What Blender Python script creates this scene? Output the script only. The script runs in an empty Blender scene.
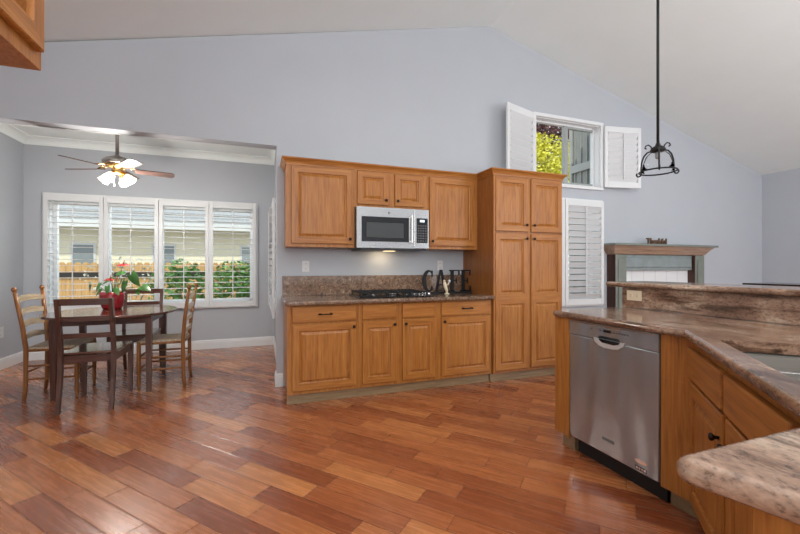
import bpy, bmesh, math, random
from mathutils import Vector, Matrix
random.seed(7)
PI = math.pi
S = bpy.context.scene
C = S.collection

# ------------------------------------------------------------------ camera
cam_d = bpy.data.cameras.new('camera')
cam = bpy.data.objects.new('camera', cam_d); C.objects.link(cam)
cam_d.sensor_width = 36.0
cam_d.lens = 385.0 / 800.0 * 36.0
cam_d.clip_start = 0.02
cam.location = (0, 0, 1.208)
cam.rotation_euler = (PI / 2, 0, -math.atan(1 / 2.778))
S.camera = cam

# ------------------------------------------------------------------ world, sun, lights, exposure
S.view_settings.view_transform = 'Standard'
S.view_settings.look = 'None'
S.view_settings.gamma = 1
S.view_settings.use_curve_mapping = False
S.view_settings.exposure = 0.2
W = bpy.data.worlds.new('sky'); S.world = W; W.use_nodes = True
wn = W.node_tree.nodes; wl = W.node_tree.links; wn.clear()
wo = wn.new('ShaderNodeOutputWorld'); wb = wn.new('ShaderNodeBackground')
wt = wn.new('ShaderNodeTexCoord'); wx = wn.new('ShaderNodeSeparateXYZ'); wr = wn.new('ShaderNodeValToRGB')
wl.new(wt.outputs['Generated'], wx.inputs[0]); wl.new(wx.outputs['Z'], wr.inputs[0])
wr.color_ramp.elements[0].color = (0.95, 0.97, 1.0, 1)
wr.color_ramp.elements[1].color = (0.62, 0.78, 1.0, 1)
wl.new(wr.outputs[0], wb.inputs['Color']); wb.inputs['Strength'].default_value = 1.15
wl.new(wb.outputs[0], wo.inputs['Surface'])

def light(name, kind, loc, rot, energy, color=(1, 1, 1), size=1.0, size_y=None, angle=None):
    d = bpy.data.lights.new(name, kind); d.energy = energy; d.color = color
    if kind == 'AREA':
        d.shape = 'RECTANGLE'; d.size = size; d.size_y = size_y or size
    elif kind == 'POINT':
        d.shadow_soft_size = size
    if angle is not None: d.angle = angle
    o = bpy.data.objects.new(name, d); C.objects.link(o); o.location = loc; o.rotation_euler = rot
    return o
light('sun', 'SUN', (0, -10, 20), (math.radians(38), 0, math.radians(-20)), 2.6, (1, .93, .80), angle=.02)
light('rear_fill', 'AREA', (-.9, -3.6, 2.2), (math.radians(80), 0, math.radians(-12)), 170, (1, .98, .95), 4.4, 1.8)  # added unseen fill lamp inside the room, behind the camera
light('upward_fill', 'AREA', (2.2, -1.8, .9), (math.radians(180), 0, 0), 240, (.88, .96, 1), 6.0, 2.6)  # added lamp facing up to brighten the ceiling
light('nook_fill', 'AREA', (-1.35, 7.5, 3.4), (math.radians(-55), 0, 0), 150, (.93, .96, 1), 3.4, 1.4)  # added lamp outside, above the nook window, to brighten the nook
light('ceiling_fill', 'AREA', (1.2, 0.6, 3.3), (0, 0, 0), 36, (1, .96, .92), 3.0, 3.0)
light('family_room_fill', 'AREA', (5.6, -1.2, 1.9), (math.radians(90), 0, math.radians(-20)), 80, (.95, .97, 1), 3.0, 2.2)  # added unseen lamp that brightens the right side of the room

# ------------------------------------------------------------------ material helpers
def new_mat(name):
    m = bpy.data.materials.new(name); m.use_nodes = True
    n = m.node_tree.nodes; l = m.node_tree.links
    b = n['Principled BSDF']
    return m, n, l, b
def setp(b, **k):
    for a, v in k.items():
        a = a.replace('_', ' ')
        if a in b.inputs: b.inputs[a].default_value = v
def plain(name, col, rough=.5, metal=0, noise=.04, scale=8, bump=0, coat=0, emis=None, estr=0, spec=.5):
    m, n, l, b = new_mat(name)
    setp(b, Roughness=rough, Metallic=metal)
    b.inputs['Specular IOR Level'].default_value = spec
    b.inputs['Coat Weight'].default_value = coat
    tc = n.new('ShaderNodeTexCoord'); nz = n.new('ShaderNodeTexNoise'); nz.inputs['Scale'].default_value = scale
    nz.inputs['Detail'].default_value = 4
    l.new(tc.outputs['Object'], nz.inputs['Vector'])
    r = n.new('ShaderNodeValToRGB'); l.new(nz.outputs['Fac'], r.inputs[0])
    r.color_ramp.elements[0].position = .3; r.color_ramp.elements[1].position = .7
    r.color_ramp.elements[0].color = tuple(c * (1 - noise) for c in col) + (1,)
    r.color_ramp.elements[1].color = tuple(min(1, c * (1 + noise)) for c in col) + (1,)
    l.new(r.outputs[0], b.inputs['Base Color'])
    if bump:
        bp = n.new('ShaderNodeBump'); bp.inputs['Strength'].default_value = bump; bp.inputs['Distance'].default_value = .003
        nz2 = n.new('ShaderNodeTexNoise'); nz2.inputs['Scale'].default_value = scale * 12; l.new(tc.outputs['Object'], nz2.inputs['Vector'])
        l.new(nz2.outputs['Fac'], bp.inputs['Height']); l.new(bp.outputs[0], b.inputs['Normal'])
    if emis:
        b.inputs['Emission Color'].default_value = tuple(emis) + (1,); b.inputs['Emission Strength'].default_value = estr
    return m
def wood(name, dark, mid, lite, axis='z', rough=.38, coat=.08, k=1.0):
    m, n, l, b = new_mat(name)
    tc = n.new('ShaderNodeTexCoord'); oi = n.new('ShaderNodeObjectInfo')
    ad = n.new('ShaderNodeVectorMath'); ad.operation = 'ADD'
    ml = n.new('ShaderNodeVectorMath'); ml.operation = 'SCALE'; ml.inputs['Scale'].default_value = 7.0
    cx = n.new('ShaderNodeCombineXYZ')
    for i in range(3): l.new(oi.outputs['Random'], cx.inputs[i])
    l.new(cx.outputs[0], ml.inputs[0]); l.new(tc.outputs['Object'], ad.inputs[0]); l.new(ml.outputs[0], ad.inputs[1])
    mp = n.new('ShaderNodeMapping'); l.new(ad.outputs[0], mp.inputs['Vector'])
    s = [48 * k, 48 * k, 48 * k]; s['xyz'.index(axis)] = 2.6 * k
    mp.inputs['Scale'].default_value = s
    n1 = n.new('ShaderNodeTexNoise'); n1.inputs['Scale'].default_value = 1.0; n1.inputs['Detail'].default_value = 6; n1.inputs['Roughness'].default_value = .65
    n1.inputs['Distortion'].default_value = .6
    l.new(mp.outputs[0], n1.inputs['Vector'])
    mp2 = n.new('ShaderNodeMapping'); l.new(ad.outputs[0], mp2.inputs['Vector'])
    s2 = [10 * k, 10 * k, 10 * k]; s2['xyz'.index(axis)] = .8 * k; mp2.inputs['Scale'].default_value = s2
    n2 = n.new('ShaderNodeTexNoise'); n2.inputs['Scale'].default_value = 1.0; n2.inputs['Detail'].default_value = 2
    l.new(mp2.outputs[0], n2.inputs['Vector'])
    # cathedral figure: sine bands over the low noise
    mm = n.new('ShaderNodeMath'); mm.operation = 'MULTIPLY'; mm.inputs[1].default_value = 85; l.new(n2.outputs['Fac'], mm.inputs[0])
    sn = n.new('ShaderNodeMath'); sn.operation = 'SINE'; l.new(mm.outputs[0], sn.inputs[0])
    ma = n.new('ShaderNodeMath'); ma.operation = 'MULTIPLY_ADD'; ma.inputs[1].default_value = .035; l.new(sn.outputs[0], ma.inputs[0]); l.new(n1.outputs['Fac'], ma.inputs[2])
    r = n.new('ShaderNodeValToRGB'); l.new(ma.outputs[0], r.inputs[0])
    e = r.color_ramp.elements; e[0].position = .25; e[0].color = dark + (1,); e[1].position = .74; e[1].color = lite + (1,)
    q = e.new(.5); q.color = mid + (1,)
    l.new(r.outputs[0], b.inputs['Base Color'])
    setp(b, Roughness=rough); b.inputs['Specular IOR Level'].default_value = .35; b.inputs['Coat Weight'].default_value = coat; b.inputs['Coat Roughness'].default_value = .2
    bp = n.new('ShaderNodeBump'); bp.inputs['Strength'].default_value = .08; bp.inputs['Distance'].default_value = .002
    l.new(n1.outputs['Fac'], bp.inputs['Height']); l.new(bp.outputs[0], b.inputs['Normal'])
    return m
def granite(name, cols, scale, stretch, rot, rough=.12, vein=.5):
    m, n, l, b = new_mat(name)
    tc = n.new('ShaderNodeTexCoord'); mp = n.new('ShaderNodeMapping'); l.new(tc.outputs['Object'], mp.inputs['Vector'])
    mp.inputs['Scale'].default_value = stretch; mp.inputs['Rotation'].default_value = rot
    n1 = n.new('ShaderNodeTexNoise'); n1.inputs['Scale'].default_value = scale; n1.inputs['Detail'].default_value = 8; n1.inputs['Roughness'].default_value = .72
    n1.inputs['Distortion'].default_value = vein
    l.new(mp.outputs[0], n1.inputs['Vector'])
    r = n.new('ShaderNodeValToRGB'); l.new(n1.outputs['Fac'], r.inputs[0])
    e = r.color_ramp.elements
    e[0].position = cols[0][0]; e[0].color = cols[0][1] + (1,)
    e[1].position = cols[-1][0]; e[1].color = cols[-1][1] + (1,)
    for p, c in cols[1:-1]:
        q = e.new(p); q.color = c + (1,)
    v = n.new('ShaderNodeTexNoise'); v.inputs['Scale'].default_value = 95; v.inputs['Detail'].default_value = 3; l.new(tc.outputs['Object'], v.inputs['Vector'])
    r2 = n.new('ShaderNodeValToRGB'); l.new(v.outputs['Fac'], r2.inputs[0])
    r2.color_ramp.elements[0].position = .36; r2.color_ramp.elements[0].color = (.32, .28, .26, 1)
    r2.color_ramp.elements[1].position = .52; r2.color_ramp.elements[1].color = (1, 1, 1, 1)
    q = r2.color_ramp.elements.new(.68); q.color = (1.25, 1.2, 1.15, 1)
    mx = n.new('ShaderNodeMix'); mx.data_type = 'RGBA'; mx.blend_type = 'MULTIPLY'; mx.inputs['Factor'].default_value = .6
    l.new(r.outputs[0], mx.inputs['A']); l.new(r2.outputs[0], mx.inputs['B']); l.new(mx.outputs['Result'], b.inputs['Base Color'])
    setp(b, Roughness=rough); b.inputs['Specular IOR Level'].default_value = .55
    return m
def glassy(name, tint=(.95, .98, .97), refl=.08):
    m, n, l, b = new_mat(name); n.remove(b)
    o = n['Material Output']; t = n.new('ShaderNodeBsdfTransparent'); g = n.new('ShaderNodeBsdfGlossy'); x = n.new('ShaderNodeMixShader')
    t.inputs[0].default_value = tint + (1,); g.inputs['Roughness'].default_value = .02
    lw = n.new('ShaderNodeLayerWeight'); lw.inputs[0].default_value = refl * 2
    l.new(lw.outputs['Fresnel'], x.inputs[0]); l.new(t.outputs[0], x.inputs[1]); l.new(g.outputs[0], x.inputs[2]); l.new(x.outputs[0], o.inputs['Surface'])
    return m
def steel(name, col=(.52, .52, .53), rough=.28, axis='z', wav=.0):
    m, n, l, b = new_mat(name)
    setp(b, Metallic=1.0, Roughness=rough)
    tc = n.new('ShaderNodeTexCoord'); mp = n.new('ShaderNodeMapping'); l.new(tc.outputs['Object'], mp.inputs['Vector'])
    s = [160, 160, 160]; s['xyz'.index(axis)] = 2; mp.inputs['Scale'].default_value = s
    nz = n.new('ShaderNodeTexNoise'); nz.inputs['Scale'].default_value = 1; nz.inputs['Detail'].default_value = 3; l.new(mp.outputs[0], nz.inputs['Vector'])
    r = n.new('ShaderNodeValToRGB'); l.new(nz.outputs['Fac'], r.inputs[0])
    r.color_ramp.elements[0].color = tuple(c * .96 for c in col) + (1,); r.color_ramp.elements[1].color = tuple(min(1, c * 1.04) for c in col) + (1,)
    l.new(r.outputs[0], b.inputs['Base Color'])
    if wav:
        mq = n.new('ShaderNodeMapping'); mq.inputs['Scale'].default_value = (9, 9, 1.6); l.new(tc.outputs['Object'], mq.inputs['Vector'])
        w = n.new('ShaderNodeTexNoise'); w.inputs['Scale'].default_value = 1; w.inputs['Detail'].default_value = 0; l.new(mq.outputs[0], w.inputs['Vector'])
        bp = n.new('ShaderNodeBump'); bp.inputs['Strength'].default_value = 1; bp.inputs['Distance'].default_value = wav
        l.new(w.outputs['Fac'], bp.inputs['Height']); l.new(bp.outputs[0], b.inputs['Normal'])
    return m
def plank_floor():
    m, n, l, b = new_mat('cherry_plank_floor')
    tc = n.new('ShaderNodeTexCoord'); mp = n.new('ShaderNodeMapping'); mp.inputs['Rotation'].default_value = (0, 0, math.radians(-(90 + 41.5)))
    l.new(tc.outputs['Object'], mp.inputs['Vector'])
    sp = n.new('ShaderNodeSeparateXYZ'); l.new(mp.outputs[0], sp.inputs[0])
    def M(op, a=None, bb=None, c=None):
        k = n.new('ShaderNodeMath'); k.operation = op
        for i, v in enumerate((a, bb, c)):
            if v is None: continue
            if isinstance(v, (int, float)): k.inputs[i].default_value = v
            else: l.new(v, k.inputs[i])
        return k.outputs[0]
    v = M('DIVIDE', sp.outputs['Y'], .127)
    row = M('FLOOR', v); fv = M('FRACT', v)
    ev = M('MULTIPLY', M('MINIMUM', fv, M('SUBTRACT', 1.0, fv)), .127)
    wn_ = n.new('ShaderNodeTexWhiteNoise'); wn_.noise_dimensions = '1D'; l.new(row, wn_.inputs['W'])
    u = M('ADD', M('DIVIDE', sp.outputs['X'], .62), M('MULTIPLY', wn_.outputs['Value'], 97.0))
    vo = n.new('ShaderNodeTexVoronoi'); vo.voronoi_dimensions = '1D'; vo.feature = 'F1'; vo.inputs['Randomness'].default_value = .75; vo.inputs['Scale'].default_value = 1
    ve = n.new('ShaderNodeTexVoronoi'); ve.voronoi_dimensions = '1D'; ve.feature = 'DISTANCE_TO_EDGE'; ve.inputs['Randomness'].default_value = .75; ve.inputs['Scale'].default_value = 1
    l.new(u, vo.inputs['W']); l.new(u, ve.inputs['W'])
    eu = M('MULTIPLY', ve.outputs['Distance'], .62)
    edge = M('MINIMUM', eu, ev)
    seam = n.new('ShaderNodeMapRange'); seam.inputs['From Min'].default_value = .0004; seam.inputs['From Max'].default_value = .0022; l.new(edge, seam.inputs['Value'])
    pid = n.new('ShaderNodeTexWhiteNoise'); pid.noise_dimensions = '3D'; l.new(vo.outputs['Color'], pid.inputs['Vector'])
    ramp = n.new('ShaderNodeValToRGB'); l.new(pid.outputs['Value'], ramp.inputs[0])
    e = ramp.color_ramp.elements; e[0].position = 0; e[0].color = (.25, .066, .024, 1); e[1].position = 1; e[1].color = (.58, .235, .080, 1)
    q = e.new(.35); q.color = (.37, .112, .038, 1); q = e.new(.75); q.color = (.46, .158, .053, 1)
    # grain
    cb = n.new('ShaderNodeCombineXYZ'); l.new(M('MULTIPLY', sp.outputs['X'], 3.0), cb.inputs[0]); l.new(M('MULTIPLY', sp.outputs['Y'], 46.0), cb.inputs[1]); l.new(M('MULTIPLY', pid.outputs['Value'], 50.0), cb.inputs[2])
    g = n.new('ShaderNodeTexNoise'); g.inputs['Scale'].default_value = 1; g.inputs['Detail'].default_value = 6; g.inputs['Roughness'].default_value = .65; g.inputs['Distortion'].default_value = .5; l.new(cb.outputs[0], g.inputs['Vector'])
    gr = n.new('ShaderNodeValToRGB'); l.new(g.outputs['Fac'], gr.inputs[0]); gr.color_ramp.elements[0].position = .3; gr.color_ramp.elements[0].color = (.62, .55, .5, 1); gr.color_ramp.elements[1].position = .72; gr.color_ramp.elements[1].color = (1.18, 1.2, 1.22, 1)
    mx = n.new('ShaderNodeMix'); mx.data_type = 'RGBA'; mx.blend_type = 'MULTIPLY'; mx.inputs['Factor'].default_value = .8
    l.new(ramp.outputs[0], mx.inputs['A']); l.new(gr.outputs[0], mx.inputs['B'])
    m2 = n.new('ShaderNodeMix'); m2.data_type = 'RGBA'; l.new(seam.outputs[0], m2.inputs['Factor']); m2.inputs['A'].default_value = (.13, .04, .018, 1); l.new(mx.outputs['Result'], m2.inputs['B'])
    l.new(m2.outputs['Result'], b.inputs['Base Color'])
    bv = n.new('ShaderNodeMapRange'); bv.inputs['From Min'].default_value = 0; bv.inputs['From Max'].default_value = .006; l.new(edge, bv.inputs['Value'])
    hn = M('ADD', bv.outputs[0], M('MULTIPLY', g.outputs['Fac'], .12))
    tilt = M('MULTIPLY', pid.outputs['Value'], .3)
    bp = n.new('ShaderNodeBump'); bp.inputs['Strength'].default_value = 1.0; bp.inputs['Distance'].default_value = .0024; l.new(M('ADD', hn, tilt), bp.inputs['Height']); l.new(bp.outputs[0], b.inputs['Normal'])
    rr = n.new('ShaderNodeMapRange'); rr.inputs['To Min'].default_value = .2; rr.inputs['To Max'].default_value = .34; l.new(g.outputs['Fac'], rr.inputs['Value']); l.new(rr.outputs[0], b.inputs['Roughness'])
    b.inputs['Specular IOR Level'].default_value = .5
    b.inputs['Coat Weight'].default_value = .55; b.inputs['Coat Roughness'].default_value = .2
    return m

WALL = plain('lavender_grey_paint', (.43, .452, .49), .6, noise=.012, scale=3, bump=.1)
CEIL = plain('ceiling_paint', (.79, .83, .82), .7, noise=.012, scale=3, bump=.1)
TRIM = plain('white_trim', (.70, .71, .72), .4, noise=.01)
SHUT = plain('shutter_white', (.68, .69, .70), .38, noise=.01)
OAK = wood('oak_vertical', (.19, .062, .012), (.35, .132, .027), (.44, .185, .044), 'z')
OAKH = wood('oak_horizontal', (.19, .062, .012), (.35, .132, .027), (.44, .185, .044), 'x')
OAKS = wood('oak_side_grain', (.19, .062, .015), (.30, .108, .026), (.37, .15, .04), 'z')
TOEM = wood('toe_kick_oak', (.16, .10, .05), (.25, .165, .09), (.33, .23, .13), 'x')
WALNUT = wood('dark_walnut', (.035, .012, .008), (.07, .024, .015), (.11, .042, .027), 'x', rough=.3, coat=.3)
WALNUTZ = wood('dark_walnut_upright', (.035, .012, .008), (.07, .024, .015), (.11, .042, .027), 'z', rough=.3, coat=.3)
HONEY = wood('honey_oak', (.14, .05, .014), (.24, .095, .028), (.33, .15, .05), 'z', rough=.35)
SLAT = wood('pale_slat_oak', (.40, .31, .20), (.55, .45, .32), (.66, .56, .43), 'y', rough=.3)
RUSH = plain('woven_rush', (.42, .33, .24), .7, noise=.35, scale=60, bump=.6)
BRONZE = plain('dark_bronze', (.02, .016, .014), .35, .8)
BLACK = plain('black_iron', (.008, .008, .009), .5, .0, spec=.3)
GLOSSB = plain('black_gloss', (.01, .01, .011), .12, 0)
DKPL = plain('dark_plastic', (.03, .03, .033), .35)
STEEL = steel('brushed_steel', (.44, .435, .43), .27, 'x', wav=.0)
DWST = steel('dishwasher_steel', (.35, .37, .39), .25, 'z', wav=.018); DWST.node_tree.nodes['Principled BSDF'].inputs['Metallic'].default_value = .75
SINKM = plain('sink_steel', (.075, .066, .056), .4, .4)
CHROME = steel('polished_chrome', (.8, .8, .8), .1, 'x')
BRASS = steel('polished_brass', (.80, .50, .18), .16, 'x')
G1 = granite('granite_brown', [(.28, (.035, .028, .026)), (.40, (.13, .085, .062)), (.5, (.22, .135, .09)), (.6, (.31, .21, .145)), (.72, (.42, .32, .24))], 24, (1, 1, 1), (0, 0, 0), .13, 1.0)
def granite2():
    m, n, l, b = new_mat('granite_veined')
    tc = n.new('ShaderNodeTexCoord')
    def noise(scale, stretch, rot, det=5, rough=.6, dist=.3):
        mp = n.new('ShaderNodeMapping'); l.new(tc.outputs['Object'], mp.inputs['Vector']); mp.inputs['Scale'].default_value = stretch; mp.inputs['Rotation'].default_value = rot
        z = n.new('ShaderNodeTexNoise'); z.inputs['Scale'].default_value = scale; z.inputs['Detail'].default_value = det; z.inputs['Roughness'].default_value = rough; z.inputs['Distortion'].default_value = dist
        l.new(mp.outputs[0], z.inputs['Vector']); return z.outputs['Fac']
    def ramp(src, pts):
        r = n.new('ShaderNodeValToRGB'); l.new(src, r.inputs[0]); e = r.color_ramp.elements
        e[0].position = pts[0][0]; e[0].color = pts[0][1] + (1,); e[1].position = pts[-1][0]; e[1].color = pts[-1][1] + (1,)
        for p, c in pts[1:-1]: q = e.new(p); q.color = c + (1,)
        return r.outputs[0]
    def mul(a, c, f):
        x = n.new('ShaderNodeMix'); x.data_type = 'RGBA'; x.blend_type = 'MULTIPLY'; x.inputs['Factor'].default_value = f; l.new(a, x.inputs['A']); l.new(c, x.inputs['B']); return x.outputs['Result']
    base = ramp(noise(3.0, (1, .7, 2.0), (.7, .3, .65), 6, .62, .8), [(.30, (.10, .062, .045)), (.42, (.18, .105, .073)), (.52, (.265, .168, .12)), (.62, (.37, .275, .21)), (.72, (.35, .32, .28))])
    vein = ramp(noise(4.5, (1.6, .45, 3.0), (.75, .3, .65), 7, .66, 1.0), [(.32, (.11, .12, .10)), (.42, (.48, .42, .37)), (.49, (1, 1, 1)), (.8, (1.1, 1.08, 1.05))])
    fleck = ramp(noise(85, (1, .7, 1), (0, 0, .6), 4, .65, .2), [(.32, (.35, .32, .30)), (.46, (.92, .9, .88)), (.6, (1.12, 1.1, 1.06)), (.74, (1.35, 1.3, 1.2))])
    l.new(mul(mul(base, vein, .95), fleck, .95), b.inputs['Base Color']); setp(b, Roughness=.13); b.inputs['Specular IOR Level'].default_value = .55
    return m
G2 = granite2()
GLASS = glassy('window_glass', refl=.015)
CREAM = plain('cream_ceramic', (.72, .62, .45), .35)
WHITEP = plain('white_plastic', (.62, .62, .62), .35, noise=.01)
BEIGEP = plain('almond_plastic', (.66, .55, .40), .35, noise=.01)
SLOT = plain('slot_dark', (.05, .045, .04), .5)
RED = plain('red_glaze', (.30, .012, .018), .12, coat=.5, noise=.08)
FLOORM = plank_floor()

# ------------------------------------------------------------------ mesh helpers
class MB:
    def __init__(s): s.bm = bmesh.new(); s.mi = 0
    def _tag(s, faces):
        for f in faces: f.material_index = s.mi
    def box(s, x0, x1, y0, y1, z0, z1, bev=0, mat=None, seg=2):
        vs = [s.bm.verts.new((x, y, z)) for x in (x0, x1) for y in (y0, y1) for z in (z0, z1)]
        idx = [(0, 1, 3, 2), (4, 6, 7, 5), (0, 4, 5, 1), (2, 3, 7, 6), (0, 2, 6, 4), (1, 5, 7, 3)]
        fs = [s.bm.faces.new([vs[i] for i in q]) for q in idx]
        s._tag(fs)
        if bev:
            es = list({e for f in fs for e in f.edges})
            r = bmesh.ops.bevel(s.bm, geom=es, offset=bev, segments=seg, affect='EDGES', profile=.5)
            vs = list({v for f in r['faces'] for v in f.verts} | {v for v in vs if v.is_valid})
            s._tag(r['faces'])
        if mat is not None:
            bmesh.ops.transform(s.bm, matrix=mat, verts=[v for v in vs if v.is_valid])
        return s
    def obox(s, c, size, mat, bev=0):
        x, y, z = size
        return s.box(-x / 2, x / 2, -y / 2, y / 2, -z / 2, z / 2, bev, Matrix.Translation(c) @ mat)
    def beam(s, p, q, w, d, bev=0, up=(0, 0, 1)):
        p = Vector(p); q = Vector(q); a = (q - p); L = a.length; z = a.normalized()
        u = Vector(up)
        if abs(z.dot(u)) > .95: u = Vector((1, 0, 0))
        x = u.cross(z).normalized(); y = z.cross(x)
        M = Matrix((x, y, z)).transposed().to_4x4(); M.translation = (p + q) / 2
        return s.box(-w / 2, w / 2, -d / 2, d / 2, -L / 2, L / 2, bev, M)
    def tube(s, pts, r, n=10, cap=True):
        pts = [Vector(p) for p in pts]
        rs = r if isinstance(r, (list, tuple)) else [r] * len(pts)
        rings = []; px = None
        for i, p in enumerate(pts):
            t = (pts[min(i + 1, len(pts) - 1)] - pts[max(i - 1, 0)])
            t = t.normalized() if t.length > 1e-9 else Vector((0, 0, 1))
            if px is None:
                u = Vector((0, 0, 1)) if abs(t.z) < .9 else Vector((1, 0, 0))
                x = u.cross(t).normalized()
            else:
                x = (px - t * px.dot(t)); x = x.normalized() if x.length > 1e-6 else px
            px = x; y = t.cross(x)
            rings.append([s.bm.verts.new(p + (x * math.cos(a) + y * math.sin(a)) * rs[i]) for a in [2 * PI * k / n for k in range(n)]])
        fs = []
        for a, b in zip(rings, rings[1:]):
            for k in range(n): fs.append(s.bm.faces.new((a[k], a[(k + 1) % n], b[(k + 1) % n], b[k])))
        if cap:
            fs.append(s.bm.faces.new(rings[0][::-1])); fs.append(s.bm.faces.new(rings[-1]))
        for f in fs: f.smooth = True
        s._tag(fs); return s
    def lathe(s, prof, n=24, mat=None, close=True):
        rings = []; allv = []
        for r, z in prof:
            rg = [s.bm.verts.new((max(r, 1e-4) * math.cos(2 * PI * k / n), max(r, 1e-4) * math.sin(2 * PI * k / n), z)) for k in range(n)]
            rings.append(rg); allv += rg
        fs = []
        for a, b in zip(rings, rings[1:]):
            for k in range(n): fs.append(s.bm.faces.new((a[k], a[(k + 1) % n], b[(k + 1) % n], b[k])))
        if close:
            fs.append(s.bm.faces.new(rings[0][::-1])); fs.append(s.bm.faces.new(rings[-1]))
        for f in fs: f.smooth = True
        s._tag(fs)
        if mat is not None: bmesh.ops.transform(s.bm, matrix=mat, verts=allv)
        return s
    def ball(s, c, r, n=12, sc=(1, 1, 1)):
        prof = [(r * math.sin(PI * i / n), -r * math.cos(PI * i / n)) for i in range(n + 1)]
        return s.lathe(prof, max(8, n), Matrix.Translation(c) @ Matrix.Diagonal((*sc, 1)))
    def prism(s, pts, h0, h1, axis='z', holes=(), bev=0, seg=4):
        """extrude a 2-D polygon (with holes) between h0 and h1. axis y: pts are (x, z)"""
        def P(p, h):
            return {'z': (p[0], p[1], h), 'y': (p[0], h, p[1]), 'x': (h, p[0], p[1])}[axis]
        loops = [list(pts)] + [list(h) for h in holes]
        layers = []
        for h in (h0, h1):
            es = []; vl = []
            for lp in loops:
                v = [s.bm.verts.new(P(p, h)) for p in lp]
                es += [s.bm.edges.new((v[i], v[(i + 1) % len(v)])) for i in range(len(v))]
                vl.append(v)
            r = bmesh.ops.triangle_fill(s.bm, use_beauty=True, use_dissolve=False, edges=es)
            fs = [g for g in r['geom'] if isinstance(g, bmesh.types.BMFace)]
            s._tag(fs); layers.append(vl)
        side = []
        for a, b in zip(*layers):
            for i in range(len(a)):
                j = (i + 1) % len(a)
                side.append(s.bm.faces.new((a[i], a[j], b[j], b[i])))
        s._tag(side)
        if bev:
            es = []
            for vl in layers:
                v = vl[0]
                for i in range(len(v)):
                    e = s.bm.edges.get((v[i], v[(i + 1) % len(v)]))
                    if e: es.append(e)
            r = bmesh.ops.bevel(s.bm, geom=es, offset=bev, segments=seg, affect='EDGES', profile=.5)
            for f in r['faces']: f.smooth = True
            s._tag(r['faces'])
        return s
    def slab(s, pts, z0, z1, b, holes=(), n=4):
        """counter slab with a rounded edge all round: inset rings + flat top and bottom"""
        N = len(pts); P = [Vector(p) for p in pts]
        area = sum(P[i].x * P[(i + 1) % N].y - P[(i + 1) % N].x * P[i].y for i in range(N)); sg = 1 if area > 0 else -1
        nr = []
        for i in range(N):
            a = (P[i] - P[i - 1]).normalized(); c = (P[(i + 1) % N] - P[i]).normalized()
            na = Vector((a.y, -a.x)) * sg; nc = Vector((c.y, -c.x)) * sg
            q = (na + nc).normalized(); nr.append(q / max(.5, q.dot(na)))
        def ring(ins, z): return [s.bm.verts.new((P[i].x - nr[i].x * ins, P[i].y - nr[i].y * ins, z)) for i in range(N)]
        prof = [(b * (1 - math.sin(PI / 2 * k / n)), z0 + b * (1 - math.cos(PI / 2 * k / n))) for k in range(n + 1)]
        prof += [(b * (1 - math.cos(PI / 2 * k / n)), z1 - b * (1 - math.sin(PI / 2 * k / n))) for k in range(n + 1)]
        rings = [ring(*p) for p in prof]; fs = []
        for a, c in zip(rings, rings[1:]):
            for i in range(N):
                f = s.bm.faces.new((a[i], a[(i + 1) % N], c[(i + 1) % N], c[i])); f.smooth = True; fs.append(f)
        hl = []
        for rg, z in ((rings[0], z0), (rings[-1], z1)):
            es = [s.bm.edges.get((rg[i], rg[(i + 1) % N])) for i in range(N)]; hv = []
            for h in holes:
                v = [s.bm.verts.new((x, y, z)) for x, y in h]; hv.append(v)
                es += [s.bm.edges.new((v[i], v[(i + 1) % len(v)])) for i in range(len(v))]
            r_ = bmesh.ops.triangle_fill(s.bm, use_beauty=True, use_dissolve=False, edges=es)
            fs += [g for g in r_['geom'] if isinstance(g, bmesh.types.BMFace)]; hl.append(hv)
        for a, c in zip(*hl):
            for i in range(len(a)): fs.append(s.bm.faces.new((a[i], a[(i + 1) % len(a)], c[(i + 1) % len(a)], c[i])))
        s._tag(fs); return s
    def leaf(s, p, d, nrm, L, w, fold=.15):
        p = Vector(p); d = Vector(d).normalized(); nrm = Vector(nrm); x = d.cross(nrm)
        x = x.normalized() if x.length > 1e-4 else Vector((1, 0, 0)); nn = x.cross(d)
        a = s.bm.verts.new(p); m = s.bm.verts.new(p + d * L * .5 - nn * L * fold * .3); t = s.bm.verts.new(p + d * L - nn * L * fold)
        l1 = s.bm.verts.new(p + d * L * .35 + x * w / 2); r1 = s.bm.verts.new(p + d * L * .35 - x * w / 2)
        s._tag([s.bm.faces.new((a, l1, m)), s.bm.faces.new((a, m, r1)), s.bm.faces.new((l1, t, m)), s.bm.faces.new((m, t, r1))])
        return s
    def build(s, name, mats, parent=None, loc=None, rot=None, label=None):
        bmesh.ops.recalc_face_normals(s.bm, faces=s.bm.faces)
        me = bpy.data.meshes.new(name); s.bm.to_mesh(me); s.bm.free()
        for m in (mats if isinstance(mats, (list, tuple)) else [mats]): me.materials.append(m)
        o = bpy.data.objects.new(name, me); C.objects.link(o)
        if parent: o.parent = parent
        if loc: o.location = loc
        if rot: o.rotation_euler = rot
        if label: o['label'] = label
        return o
def thing(name, label, cat, loc=(0, 0, 0), rz=0, group=None):
    o = bpy.data.objects.new(name, None); C.objects.link(o); o.empty_display_size = .1
    o.location = loc; o.rotation_euler = (0, 0, rz); o['label'] = label; o['category'] = cat
    if group: o['group'] = group
    return o
def tag(o, label, cat, group=None, kind=None):
    o['label'] = label; o['category'] = cat
    if group: o['group'] = group
    if kind: o['kind'] = kind
    return o
def struct(o, label=None):
    o['kind'] = 'structure'
    if label: o['label'] = label
    return o
def copy_tree(o, parent=None):
    kids = list(o.children)
    c = o.copy(); C.objects.link(c); c.parent = parent
    if parent: c.matrix_parent_inverse = o.matrix_parent_inverse.copy()
    for k in kids: copy_tree(k, c)
    return c
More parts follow.
